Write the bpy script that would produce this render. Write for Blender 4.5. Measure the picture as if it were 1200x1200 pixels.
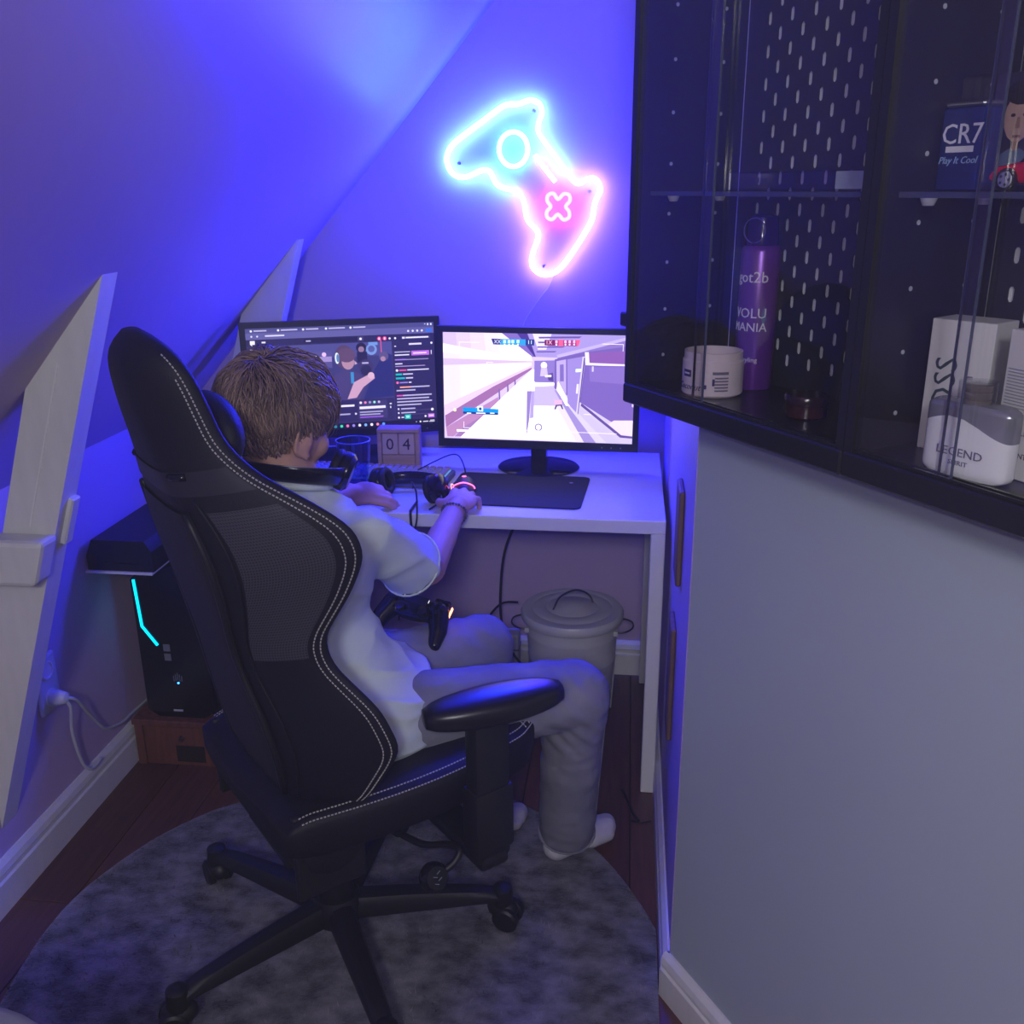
import bpy, bmesh, math, random
import numpy as np
from mathutils import Vector, Matrix, Euler, noise
for o in list(bpy.data.objects):
    bpy.data.objects.remove(o)
SC = bpy.context.scene
COL = SC.collection
random.seed(7)
R = math.radians

# ------------------------------------------------------------------ camera
CAM_F, CAM_PITCH, CAM_YAW, CAM_ROLL, CAM_H = 1129.94, R(18.648), R(6.913), R(0.4276), 1.48
cd = bpy.data.cameras.new('camera'); cam = bpy.data.objects.new('camera', cd); COL.objects.link(cam)
_fw = Vector((-math.sin(CAM_YAW) * math.cos(CAM_PITCH), math.cos(CAM_YAW) * math.cos(CAM_PITCH), -math.sin(CAM_PITCH)))
_rt = Vector((math.cos(CAM_YAW), math.sin(CAM_YAW), 0)); _dn = _fw.cross(_rt)
_r2 = math.cos(CAM_ROLL) * _rt + math.sin(CAM_ROLL) * _dn
_d2 = -math.sin(CAM_ROLL) * _rt + math.cos(CAM_ROLL) * _dn
cam.matrix_world = Matrix((( _r2.x, -_d2.x, -_fw.x, 0), (_r2.y, -_d2.y, -_fw.y, 0), (_r2.z, -_d2.z, -_fw.z, CAM_H), (0, 0, 0, 1)))
cd.sensor_width = 36; cd.lens = 36 * CAM_F / 1200; cd.clip_start = .02
SC.camera = cam

# ------------------------------------------------------------------ world, lights, exposure
w = bpy.data.worlds.new('world'); SC.world = w; w.use_nodes = True
w.node_tree.nodes['Background'].inputs[0].default_value = (.16, .15, .42, 1)
w.node_tree.nodes['Background'].inputs[1].default_value = .10

def lamp(name, kind, loc, energy, color, size=.02, target=None):
    l = bpy.data.lights.new(name, kind); l.energy = energy; l.color = color
    if kind == 'POINT': l.shadow_soft_size = size
    if kind == 'AREA': l.size = size
    o = bpy.data.objects.new(name, l); COL.objects.link(o); o.location = loc
    if target is not None:
        o.rotation_euler = (Vector(target) - Vector(loc)).to_track_quat('-Z', 'Y').to_euler()
    return o
lamp('phone_flash', 'POINT', (-.015, .0, 1.52), 6, (1, .97, .93), .012)
lamp('room_lamp', 'POINT', (.05, -1.25, 2.1), 72, (.95, .97, 1), .14)
vs = SC.view_settings
vs.view_transform = 'Standard'; vs.look = 'None'; vs.gamma = 1; vs.use_curve_mapping = False
vs.exposure = 0.0
SC.display_settings.display_device = 'sRGB'
cy_ = SC.cycles; cy_.max_bounces = 4; cy_.diffuse_bounces = 2; cy_.glossy_bounces = 2; cy_.transparent_max_bounces = 12; cy_.volume_bounces = 0

# ------------------------------------------------------------------ materials
def lin(c):
    return tuple((x / 12.92 if x <= .04045 else ((x + .055) / 1.055) ** 2.4) for x in c)
def rgb(r, g, b): return lin((r / 255, g / 255, b / 255))
MATS = {}
def mat(name, color, rough=.5, metal=0, var=.0, vscale=12, bump=0, bscale=200, spec=.5, emit=None, estr=0, coat=0, stretch=(1, 1, 1), var2=None, sheen=0):
    if name in MATS: return MATS[name]
    m = bpy.data.materials.new(name); m.use_nodes = True; nt = m.node_tree; b = nt.nodes['Principled BSDF']
    b.inputs['Base Color'].default_value = (*color, 1); b.inputs['Roughness'].default_value = rough
    b.inputs['Metallic'].default_value = metal; b.inputs['Specular IOR Level'].default_value = spec
    b.inputs['Coat Weight'].default_value = coat; b.inputs['Coat Roughness'].default_value = .25
    if sheen: b.inputs['Sheen Weight'].default_value = sheen
    if emit is not None:
        b.inputs['Emission Color'].default_value = (*emit, 1); b.inputs['Emission Strength'].default_value = estr
    tc = nt.nodes.new('ShaderNodeTexCoord'); mp = nt.nodes.new('ShaderNodeMapping'); mp.inputs['Scale'].default_value = stretch
    nt.links.new(tc.outputs['Object'], mp.inputs['Vector'])
    if var or var2:
        n = nt.nodes.new('ShaderNodeTexNoise'); n.inputs['Scale'].default_value = vscale; n.inputs['Detail'].default_value = 5
        nt.links.new(mp.outputs[0], n.inputs['Vector'])
        r = nt.nodes.new('ShaderNodeValToRGB'); nt.links.new(n.outputs[0], r.inputs[0])
        c2 = var2 if var2 else tuple(min(1, x * (1 + var)) for x in color); c1 = tuple(x * (1 - var) for x in color) if not var2 else color
        r.color_ramp.elements[0].position = .33; r.color_ramp.elements[1].position = .67
        r.color_ramp.elements[0].color = (*c1, 1); r.color_ramp.elements[1].color = (*c2, 1)
        nt.links.new(r.outputs[0], b.inputs['Base Color'])
    if bump:
        n = nt.nodes.new('ShaderNodeTexNoise'); n.inputs['Scale'].default_value = bscale; n.inputs['Detail'].default_value = 4
        nt.links.new(mp.outputs[0], n.inputs['Vector'])
        bp = nt.nodes.new('ShaderNodeBump'); bp.inputs['Strength'].default_value = bump; bp.inputs['Distance'].default_value = .004
        nt.links.new(n.outputs[0], bp.inputs['Height']); nt.links.new(bp.outputs[0], b.inputs['Normal'])
    MATS[name] = m; return m
def emat(name, color, strength):
    if name in MATS: return MATS[name]
    m = bpy.data.materials.new(name); m.use_nodes = True; nt = m.node_tree; nt.nodes.clear()
    e = nt.nodes.new('ShaderNodeEmission'); e.inputs[0].default_value = (*color, 1); e.inputs[1].default_value = strength
    o = nt.nodes.new('ShaderNodeOutputMaterial'); nt.links.new(e.outputs[0], o.inputs[0]); MATS[name] = m; return m
def attr_mat(name, rough=.5, emission=0.0, spec=.4, bump=0):
    if name in MATS: return MATS[name]
    m = bpy.data.materials.new(name); m.use_nodes = True; nt = m.node_tree; b = nt.nodes['Principled BSDF']
    a = nt.nodes.new('ShaderNodeAttribute'); a.attribute_name = 'Col'
    b.inputs['Roughness'].default_value = rough; b.inputs['Specular IOR Level'].default_value = spec
    if emission:
        b.inputs['Base Color'].default_value = (.01, .01, .012, 1)
        nt.links.new(a.outputs[0], b.inputs['Emission Color']); b.inputs['Emission Strength'].default_value = emission
    else: nt.links.new(a.outputs[0], b.inputs['Base Color'])
    MATS[name] = m; return m
def glass_mat(name, tint, refl=.08, rough=.02):
    if name in MATS: return MATS[name]
    m = bpy.data.materials.new(name); m.use_nodes = True; nt = m.node_tree; nt.nodes.clear()
    t = nt.nodes.new('ShaderNodeBsdfTransparent'); t.inputs[0].default_value = (*tint, 1)
    g = nt.nodes.new('ShaderNodeBsdfGlossy'); g.inputs['Roughness'].default_value = rough
    lw = nt.nodes.new('ShaderNodeLayerWeight'); lw.inputs[0].default_value = .5
    pw_ = nt.nodes.new('ShaderNodeMath'); pw_.operation = 'POWER'; pw_.inputs[1].default_value = 5; nt.links.new(lw.outputs['Facing'], pw_.inputs[0])
    ml = nt.nodes.new('ShaderNodeMath'); ml.operation = 'MULTIPLY_ADD'; ml.inputs[1].default_value = .9; ml.inputs[2].default_value = refl
    nt.links.new(pw_.outputs[0], ml.inputs[0])
    x = nt.nodes.new('ShaderNodeMixShader'); nt.links.new(ml.outputs[0], x.inputs[0]); nt.links.new(t.outputs[0], x.inputs[1]); nt.links.new(g.outputs[0], x.inputs[2])
    o = nt.nodes.new('ShaderNodeOutputMaterial'); nt.links.new(x.outputs[0], o.inputs[0]); MATS[name] = m; return m
def weave_mat(name, base, dot, scale):
    m = bpy.data.materials.new(name); m.use_nodes = True; nt = m.node_tree; b = nt.nodes['Principled BSDF']
    b.inputs['Roughness'].default_value = .6
    uv = nt.nodes.new('ShaderNodeUVMap'); mp = nt.nodes.new('ShaderNodeMapping'); mp.inputs['Scale'].default_value = (scale, scale, 1)
    nt.links.new(uv.outputs[0], mp.inputs[0])
    fr = nt.nodes.new('ShaderNodeVectorMath'); fr.operation = 'FRACTION'; nt.links.new(mp.outputs[0], fr.inputs[0])
    ds = nt.nodes.new('ShaderNodeVectorMath'); ds.operation = 'DISTANCE'; ds.inputs[1].default_value = (.5, .5, 0); nt.links.new(fr.outputs[0], ds.inputs[0])
    lt = nt.nodes.new('ShaderNodeMath'); lt.operation = 'LESS_THAN'; lt.inputs[1].default_value = .3; nt.links.new(ds.outputs['Value'], lt.inputs[0])
    mx = nt.nodes.new('ShaderNodeMix'); mx.data_type = 'RGBA'; nt.links.new(lt.outputs[0], mx.inputs[0])
    mx.inputs[6].default_value = (*dot, 1); mx.inputs[7].default_value = (*base, 1)
    nt.links.new(mx.outputs[2], b.inputs['Base Color']); MATS[name] = m; return m

# ------------------------------------------------------------------ geometry builder
class B:
    def __init__(s): s.v = []; s.f = []; s.c = []; s.uv = None
    def add(s, vs, fs, col=None):
        n = len(s.v); s.v += [tuple(v) for v in vs]; s.f += [tuple(i + n for i in f) for f in fs]
        if col is not None: s.c += [col] * len(fs)
        return s
    def box(s, a, b, col=None):
        x0, y0, z0 = a; x1, y1, z1 = b
        return s.add([(x0,y0,z0),(x1,y0,z0),(x1,y1,z0),(x0,y1,z0),(x0,y0,z1),(x1,y0,z1),(x1,y1,z1),(x0,y1,z1)],
                     [(0,3,2,1),(4,5,6,7),(0,1,5,4),(1,2,6,5),(2,3,7,6),(3,0,4,7)], col)
    def rbox(s, a, b, r=.004, seg=2):
        bm = bmesh.new(); bmesh.ops.create_cube(bm, size=1)
        for v in bm.verts: v.co = Vector([a[i] + (b[i] - a[i]) * (v.co[i] + .5) for i in range(3)])
        bmesh.ops.bevel(bm, geom=list(bm.edges), offset=r, segments=seg, affect='EDGES', profile=.5)
        s.bm(bm); return s
    def bm(s, bm):
        bm.verts.index_update()
        s.add([v.co[:] for v in bm.verts], [[v.index for v in f.verts] for f in bm.faces]); bm.free(); return s
    def obox(s, c, size, rot=None):
        M = rot if rot is not None else Matrix.Identity(3)
        vs = [Vector(c) + M @ Vector((size[0]*x/2, size[1]*y/2, size[2]*z/2)) for z in (-1,1) for y in (-1,1) for x in (-1,1)]
        return s.add(vs, [(0,2,3,1),(4,5,7,6),(0,1,5,4),(1,3,7,5),(3,2,6,7),(2,0,4,6)])
    def prism(s, poly, ax, lo, hi):
        n = len(poly)
        def P(p, k):
            l = [p[0], p[1]]; l.insert(ax, k); return tuple(l)
        vs = [P(p, lo) for p in poly] + [P(p, hi) for p in poly]
        return s.add(vs, [tuple(range(n-1,-1,-1)), tuple(range(n,2*n))] + [(i,(i+1)%n,n+(i+1)%n,n+i) for i in range(n)])
    def rings(s, rs, cap0=True, cap1=True):
        n = len(rs[0]); vs = [p for r in rs for p in r]; fs = []
        for k in range(len(rs)-1):
            for i in range(n): j = (i+1) % n; fs.append((k*n+i, k*n+j, (k+1)*n+j, (k+1)*n+i))
        if cap0: fs.append(tuple(range(n-1,-1,-1)))
        if cap1: fs.append(tuple((len(rs)-1)*n+i for i in range(n)))
        return s.add(vs, fs)
    def cyl(s, p0, p1, r0, r1=None, n=16):
        if r1 is None: r1 = r0
        p0 = Vector(p0); p1 = Vector(p1); d = (p1-p0).normalized(); u = d.orthogonal().normalized(); w = d.cross(u)
        return s.rings([[p + r*(math.cos(2*math.pi*i/n)*u + math.sin(2*math.pi*i/n)*w) for i in range(n)] for p, r in ((p0,r0),(p1,r1))])
    def lathe(s, prof, c=(0,0,0), n=32, M=None, cap=True):
        rs = []
        for r, z in prof:
            ring = [Vector((r*math.cos(2*math.pi*i/n), r*math.sin(2*math.pi*i/n), z)) for i in range(n)]
            if M is not None: ring = [M @ p for p in ring]
            rs.append([p + Vector(c) for p in ring])
        return s.rings(rs, cap, cap)
    def tube(s, pts, r, n=8, closed=False):
        P = [Vector(p) for p in pts]; rs = []; m = len(P); u = None
        for i in range(m):
            a = P[(i-1) % m] if (closed or i > 0) else P[0]; b = P[(i+1) % m] if (closed or i < m-1) else P[-1]
            d = (b-a).normalized()
            if u is None: u = d.orthogonal().normalized()
            else:
                u = (u - d*u.dot(d)); u = u.normalized() if u.length > 1e-6 else d.orthogonal().normalized()
            w = d.cross(u); rr = r[i] if hasattr(r, '__len__') else r
            rs.append([P[i] + rr*(math.cos(2*math.pi*k/n)*u + math.sin(2*math.pi*k/n)*w) for k in range(n)])
        if closed:
            # align the last ring with the first
            return s.rings(rs + [rs[0]], False, False) if False else s._loop(rs, n)
        return s.rings(rs)
    def _loop(s, rs, n):
        last, first = rs[-1], rs[0]
        sh = min(range(n), key=lambda k: sum((last[i]-first[(i+k) % n]).length for i in range(n)))
        rr = rs + [[first[(i+sh) % n] for i in range(n)]]
        return s.rings(rr, False, False)
    def ell(s, c, r, M=None, nu=20, nv=12):
        c = Vector(c); rs = []
        for k in range(1, nv):
            t = math.pi*k/nv
            ring = [Vector((r[0]*math.sin(t)*math.cos(2*math.pi*i/nu), r[1]*math.sin(t)*math.sin(2*math.pi*i/nu), -r[2]*math.cos(t))) for i in range(nu)]
            rs.append([c + (M @ p if M is not None else p) for p in ring])
        b = Vector((0,0,-r[2])); t_ = Vector((0,0,r[2]))
        if M is not None: b = M @ b; t_ = M @ t_
        n0 = len(s.v); s.rings(rs, False, False); s.v += [tuple(c+b), tuple(c+t_)]
        ib = len(s.v)-2; it = ib+1
        for i in range(nu):
            j = (i+1) % nu; s.f.append((ib, n0+j, n0+i)); q = n0+(nv-2)*nu; s.f.append((it, q+i, q+j))
        return s
    def cap(s, p0, p1, r0, r1, n=16):
        s.cyl(p0, p1, r0, r1, n); s.ell(p0, (r0,)*3, None, n, 10); s.ell(p1, (r1,)*3, None, n, 10); return s
    def xf(s, M):
        s.v = [tuple(M @ Vector(v)) for v in s.v]; return s

def wm(o):
    m = o.matrix_basis.copy(); p = o.parent
    while p is not None: m = p.matrix_basis @ m; p = p.parent
    return m
def link_mesh(name, me, material, parent=None, loc=None, rz=0):
    o = bpy.data.objects.new(name, me); COL.objects.link(o)
    if material is not None: me.materials.append(material)
    if parent is not None: o.parent = parent
    if loc is not None: o.location = loc
    if rz: o.rotation_euler = (0, 0, rz)
    return o
def obj(name, b, material, parent=None, loc=None, rz=0, world=False, smooth=False, recalc=True):
    vs = b.v
    if world:
        M = None
        if parent is not None: M = wm(parent).inverted()
        elif loc is not None: M = (Matrix.Translation(loc) @ Matrix.Rotation(rz, 4, 'Z')).inverted()
        if M is not None: vs = [tuple(M @ Vector(v)) for v in vs]
    me = bpy.data.meshes.new(name); me.from_pydata(vs, [], b.f)
    if b.c:
        at = me.attributes.new('Col', 'FLOAT_COLOR', 'CORNER'); k = 0
        buf = []
        for p, c in zip(me.polygons, b.c): buf += [c[0], c[1], c[2], 1.0] * p.loop_total
        at.data.foreach_set('color', buf)
    if b.uv:
        l = me.uv_layers.new(name='UVMap')
        for lp in me.loops: l.data[lp.index].uv = b.uv[lp.vertex_index]
    if recalc:
        bm = bmesh.new(); bm.from_mesh(me); bmesh.ops.recalc_face_normals(bm, faces=list(bm.faces)); bm.to_mesh(me); bm.free()
    if smooth:
        me.polygons.foreach_set('use_smooth', [True]*len(me.polygons))
        if smooth != 'all': me.set_sharp_from_angle(angle=R(40))
    me.update()
    return link_mesh(name, me, material, parent, loc if parent is None or not world else None, rz)
def tag(o, label, cat, group=None):
    o['label'] = label; o['category'] = cat
    if group: o['group'] = group
    return o
def thing(name, label, cat, loc=(0,0,0), rz=0, group=None):
    o = bpy.data.objects.new(name, None); COL.objects.link(o); o.location = loc; o.rotation_euler = (0,0,rz)
    o.empty_display_size = .05
    return tag(o, label, cat, group)
def struct(name, b, m, **k):
    o = obj(name, b, m, **k); o['kind'] = 'structure'; return o
def smooth_path(pts, sub=6, closed=False):
    P = [Vector(p) for p in pts]; n = len(P); out = []
    for i in range(n if closed else n-1):
        g = (lambda k: P[k % n]) if closed else (lambda k: P[max(0, min(n-1, k))])
        a, b, c, d = g(i-1), g(i), g(i+1), g(i+2)
        for j in range(sub):
            t = j/sub
            out.append(.5*((2*b) + (c-a)*t + (2*a-5*b+4*c-d)*t*t + (3*b-a-3*c+d)*t**3))
    if not closed: out.append(P[-1])
    return out
def text_b(s, size, M, depth=.0004, align='CENTER', shear=0, sx=1):
    cu = bpy.data.curves.new('txt', 'FONT'); cu.body = s; cu.size = size; cu.extrude = depth; cu.align_x = align; cu.align_y = 'CENTER'; cu.shear = shear; cu.resolution_u = 2
    o = bpy.data.objects.new('txt', cu); COL.objects.link(o)
    dg = bpy.context.evaluated_depsgraph_get(); me = o.evaluated_get(dg).to_mesh()
    b = B(); b.add([M @ Vector((v.co.x*sx, v.co.y, v.co.z)) for v in me.vertices], [tuple(p.vertices) for p in me.polygons])
    o.evaluated_get(dg).to_mesh_clear(); bpy.data.objects.remove(o); bpy.data.curves.remove(cu); return b
def blob_mesh(b, voxel, sm_it=4, sm=.5, name='blob'):
    me = bpy.data.meshes.new(name); me.from_pydata(b.v, [], b.f)
    bm = bmesh.new(); bm.from_mesh(me); 
    bmesh.ops.recalc_face_normals(bm, faces=list(bm.faces)); bm.to_mesh(me); bm.free()
    o = bpy.data.objects.new(name, me); COL.objects.link(o)
    r = o.modifiers.new('r', 'REMESH'); r.mode = 'VOXEL'; r.voxel_size = voxel; r.use_smooth_shade = True
    if sm_it:
        s = o.modifiers.new('s', 'SMOOTH'); s.factor = sm; s.iterations = sm_it
    dg = bpy.context.evaluated_depsgraph_get(); me2 = bpy.data.meshes.new_from_object(o.evaluated_get(dg))
    bpy.data.objects.remove(o); bpy.data.meshes.remove(me); me2.name = name
    return me2
def blob(name, b, voxel, material, parent=None, sm_it=4, disp=None, world=True):
    me = blob_mesh(b, voxel, sm_it, .5, name)
    if disp is not None:
        co = np.empty(len(me.vertices)*3); me.vertices.foreach_get('co', co); no = np.empty_like(co); me.vertices.foreach_get('normal', no)
        co = co.reshape(-1,3); no = no.reshape(-1,3)
        d = np.array([disp(Vector(p), Vector(n)) for p, n in zip(co, no)]); co += no*d[:,None]
        me.vertices.foreach_set('co', co.ravel())
    if world and parent is not None: me.transform(wm(parent).inverted())
    me.materials.clear(); me.polygons.foreach_set('use_smooth', [True]*len(me.polygons)); me.update()
    return link_mesh(name, me, material, parent)

# shared materials
PAINT = mat('wall_paint', rgb(192, 170, 202), .55, var=.03, vscale=3, bump=.05, bscale=90)
GREYP = mat('grey_wall_paint', rgb(170, 180, 192), .6, var=.03, vscale=2, bump=.05, bscale=120)
CEILP = mat('ceiling_paint', rgb(190, 166, 202), .42, var=.02, vscale=4, bump=.04, bscale=60, spec=.5)
WHITEP = mat('white_gloss_paint', rgb(222, 221, 216), .45, var=.04, vscale=9, bump=.12, bscale=40, stretch=(4,4,1))
BLACKP = mat('black_plastic', rgb(20, 20, 23), .5)
BLACKG = mat('black_gloss_plastic', rgb(18, 18, 20), .18)
BLACKL = mat('black_leatherette', rgb(19, 18, 23), .58, bump=.25, bscale=500, var=.06, vscale=30, spec=.35)
STITCH = mat('pale_thread', rgb(190, 186, 178), .8)
WHITEL = mat('white_laminate', rgb(232, 232, 232), .35)
CABLEB = mat('black_cable', rgb(20, 20, 22), .5)
CABLEW = mat('white_cable', rgb(205, 205, 205), .5)
METAL = mat('brushed_metal', rgb(150, 150, 155), .3, metal=1)
# ================================================================== room shell
XL, XR, YB = -1.309, .115, 2.79          # knee wall, inner right wall, back wall
C0 = Vector((.116, 1.49)); CD = Vector((.545, -.838)); CN = Vector((.838, .545)); CANG = math.atan2(-.838, .545)
KZ, SL = .88, 1.136                      # knee wall height and slope of the roof
fl = struct('floor', B().box((-1.45, -1.6, -.06), (1.9, 2.95, -.012)), mat('subfloor', rgb(60, 38, 30), .7))
plank_mats = [mat('floor_board_%s' % k, rgb(*c), .38, var=.22, vscale=6, stretch=(14, 1.2, 1), bump=.08, bscale=30) for k, c in
              (('red', (104, 62, 50)), ('brown', (96, 60, 50)), ('dark', (86, 52, 44)))]
pw = .135; ix = 0; x = XL
while x < 1.8:
    y = -1.6 + (ix % 3)*(-.4); k = 0
    while y < YB:
        y1 = min(YB, y + 1.6)
        if y1 > -1.6:
            obj('plank', B().rbox((x + .0012, max(y, -1.6) + .0012, -.012), (min(1.88, x + pw) - .0012, y1 - .0012, 0), .0015, 1), plank_mats[(ix*2 + k) % 3], fl)
        y += 1.6; k += 1
    x += pw; ix += 1
struct('wall_back', B().box((-1.45, YB, -.05), (1.9, YB + .12, 2.4)), PAINT)
struct('wall_left', B().box((XL - .12, -1.6, -.05), (XL, YB, KZ + .04)), PAINT)
zt = 2.35; xt = XL + (zt - KZ)/SL
struct('ceiling', B().prism([(XL - .16, KZ - .16*SL + .0), (XL, KZ), (xt, zt), (xt, zt + .12), (XL - .16, KZ + .14)], 1, -1.6, YB), CEILP)
struct('ceiling_flat', B().box((xt - .02, -1.6, zt), (1.9, YB, zt + .1)), CEILP)
struct('wall_right_inner', B().box((XR, 1.5, -.05), (XR + .11, YB, 1.155)), PAINT)
def gpt(s, t): q = C0 + s*CD + t*CN; return (q.x, q.y)
struct('wall_right', B().prism([gpt(0, 0), gpt(1.75, 0), gpt(1.75, .1), gpt(.07, .1)], 2, -.05, 1.155), GREYP)
struct('wall_far_right', B().box((1.8, -1.6, -.05), (1.9, YB, zt)), PAINT)
# baseboards: stepped moulding profile swept along the walls
def baseboard(name, p0, p1, out, h=.115):
    prof = [(0, 0), (.016, 0), (.016, h*.62), (.012, h*.66), (.012, h*.74), (.015, h*.78), (.012, h*.9), (.004, h), (0, h)]
    p0 = Vector(p0); p1 = Vector(p1); o = Vector(out); b = B()
    b.rings([[(p.x + o.x*d, p.y + o.y*d, z) for d, z in prof] for p in (p0, p1)])
    return struct(name, b, WHITEP)
baseboard('baseboard_left', (XL, -1.6), (XL, YB - .017), (1, 0))
baseboard('baseboard_back', (XL, YB), (XR, YB), (0, -1))
baseboard('baseboard_right_inner', (XR, 1.49), (XR, YB - .017), (-1, 0), .10)
baseboard('baseboard_right', gpt(-.01, 0), gpt(1.75, 0), (-CN.x, -CN.y), .10)
# leaning roof posts, painted white
# clip the foot of each post where it runs into the knee wall
def post_poly(name, y0, y1, top, wdt, slope):
    xr = lambda z: top[0] - (top[1] - z)/slope
    ce = lambda x: KZ + SL*(x - XL)
    zl = top[1]
    while ce(xr(zl) - wdt) > zl - .002: zl -= .003
    z_r = top[1] - (top[0] - XL)*slope       # right edge reaches knee wall
    z_l = top[1] - (top[0] - wdt - XL)*slope
    poly = [(XL + .001, max(.12, z_r)), (top[0], top[1] - .004), (xr(zl) - wdt, zl), (XL + .001, min(z_l, KZ - .01))]
    if z_r < .12: poly.insert(0, (xr(.12), .12)); poly[1] = (top[0], top[1] - .004); poly = [(XL + .001, .12), (xr(.12), .12), (top[0], top[1]-.004), (xr(zl) - wdt, zl), (XL + .001, min(z_l, KZ - .01))]
    return struct(name, B().prism(poly, 1, y0, y1), WHITEP), xr
p1, xr1 = post_poly('trim_1', 1.609, 1.662, (-.896, 1.365), .107, 2.88)
bm_ = B().rbox((XL + .002, 1.553, .770), (-1.062, 1.6095, .862), .010, 2)
bv = []
for (x, y, z) in bm_.v:                    # the end of the rail is cut parallel to the post
    if x > -1.12: x += (z - .862)*.34
    bv.append((x, y, z))
bm_.v = bv; obj('rail', bm_, WHITEP, p1)
obj('board_joint', B().obox((xr1(1.03) - .052, 1.6085, 1.03), (.003, .003, .33), Matrix.Rotation(math.atan(1/2.88), 3, 'Y')), mat('paint_crack', rgb(235, 234, 228), .5), p1)
obj('wedge', B().rbox((-.010, -.014, -.05), (.004, .014, .05), .003, 1).xf(Matrix.Translation((xr1(.875) + .008, 1.648, .875)) @ Matrix.Rotation(math.atan(1/2.88), 4, 'Y')), WHITEP, p1)
post_poly('trim_2', 2.615, 2.66, (-.892, 1.352), .12, 3.3)
# bare wooden battens on the inner right wall
OAK = mat('bare_wood', rgb(112, 84, 74), .6, var=.25, vscale=8, stretch=(10, 10, 1.2))
def batten(z0, z1, y0, lab):
    b = B().rbox((XR - .011, y0, z0), (XR - .0005, y0 + .10, z1), .003, 1)
    return tag(obj('wood_batten', b, OAK, loc=(XR - .016, y0, z0), world=True), lab, 'board')
batten(.75, .94, 1.73, 'bare wooden board fixed to inner right wall, upper one beside desk top')
batten(.38, .635, 1.78, 'bare wooden board fixed to inner right wall, lower one beside desk leg')

# ================================================================== rug
def rug():
    n = 96; c = (-.53, 1.475); rr = .648
    b = B(); rs = []
    prof = [(rr - .004, 0), (rr, .006), (rr - .006, .016)] + [(rr - .02 - i*.03, .018) for i in range(21)]
    rs = []
    for k, (r, z) in enumerate(prof):
        ring = []
        for i in range(n):
            a = 2*math.pi*i/n; q = r*(1 + .008*math.sin(5*a + 1) + .004*math.sin(11*a))
            xx, yy = c[0] + q*math.cos(a), c[1] + q*math.sin(a)
            xx = min(xx, XR - .019)
            dz = .0035*noise.noise(Vector((xx*25, yy*25, 0))) if k > 1 else 0
            ring.append((xx, yy, max(0, z + dz)))
        rs.append(ring)
    b.rings(rs)
    m = mat('grey_pile', rgb(50, 50, 56), .95, var2=rgb(124, 121, 126), vscale=20, stretch=(1, 1.4, 1), bump=.8, bscale=140, sheen=.3)
    return obj('rug', b, m, loc=(c[0], c[1], 0), world=True, smooth='all')
t = thing('round_rug', 'round grey marbled short-pile rug under the gaming chair', 'rug', (-.53, 1.475, 0))
o = rug(); o.name = 'pile'; o.parent = t; o.location = (0, 0, 0)
fb = B(); rnd = random.Random(3)
for i in range(9000):
    a = rnd.uniform(0, 2*math.pi); q = .635*math.sqrt(rnd.random()); xx, yy = q*math.cos(a), q*math.sin(a)
    if xx - .53 > XR - .04: continue
    dx, dy = rnd.gauss(0, .006), rnd.gauss(0, .006); h_ = rnd.uniform(.006, .013); w_ = rnd.uniform(.001, .002); pa = rnd.uniform(0, 6.28)
    ux, uy = w_*math.cos(pa), w_*math.sin(pa)
    fb.add([(xx-ux, yy-uy, .015), (xx+ux, yy+uy, .015), (xx+dx, yy+dy, .017 + h_)], [(0,1,2)])
tf = obj('tufts', fb, mat('grey_tuft', rgb(56, 55, 62), .95, var2=rgb(142, 138, 144), vscale=20, stretch=(1, 1.4, 1)), t, recalc=False); tf['kind'] = 'stuff'

# ================================================================== desk
DX0, DX1, DY0, DY1, DZ = -1.03, .101, 2.144, 2.755, .74
desk = thing('desk', 'white rectangular computer desk against the back wall', 'desk', (-.46, 2.45, 0))
obj('tabletop', B().rbox((DX0, DY0, DZ - .034), (DX1, DY1, DZ), .0025, 2), WHITEL, desk, world=True)
for lx in (DX0, DX1 - .034):
    for ly in (DY0, DY1 - .034):
        obj('leg', B().rbox((lx, ly, 0), (lx + .034, ly + .034, DZ - .034), .002, 1), WHITEL, desk, world=True)

# ================================================================== neon sign
neon = thing('neon_sign', 'glowing neon sign shaped like a game controller on the back wall', 'neon sign', (-.32, YB, 1.47))
NS = .00061                                # metres per trace unit
def npt(x, y, d=.022):                     # controller outline in the plane of the wall
    return (-.30 + (x - 505)*NS, YB - d, 1.472 - (y - 515)*NS)
OUT = [(545,145),(580,160),(592,195),(578,235),(575,270),(595,305),(630,350),(670,400),(710,450),(735,480),(760,490),(790,475),(820,470),(845,490),(852,525),(835,560),(825,600),(820,640),(795,690),(755,755),(710,820),(670,865),(630,885),(590,885),(555,860),(545,825),(555,780),(572,735),(575,700),(555,675),(530,650),(520,620),(515,580),(500,545),(470,520),(430,510),(395,497),(375,470),(360,440),(335,430),(300,440),(260,457),(220,460),(185,440),(165,400),(168,360),(195,320),(250,280),(310,240),(370,200),(420,168),(450,160),(490,160),(520,150)]
NEON_S = 620
NA = emat('neon_ice_blue', (.009, .027, 1), NEON_S); NB_ = emat('neon_violet_blue', (.025, .016, 1), NEON_S*.9)
NC = emat('neon_cyan', (.08, .50, .8), NEON_S*.04); ND = emat('neon_pink', (1, .06, .35), NEON_S*.026)
path = smooth_path([npt(*p) for p in OUT], 4, True); nP = len(path)
i0 = 8*4; i1 = 34*4
obj('tube_outline', B().tube(path[i0:i1+1], .006, 8), NB_, neon, world=True, smooth='all')
obj('tube_outline', B().tube(path[i1:] + path[:i0+1], .006, 8), NA, neon, world=True, smooth='all')
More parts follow.
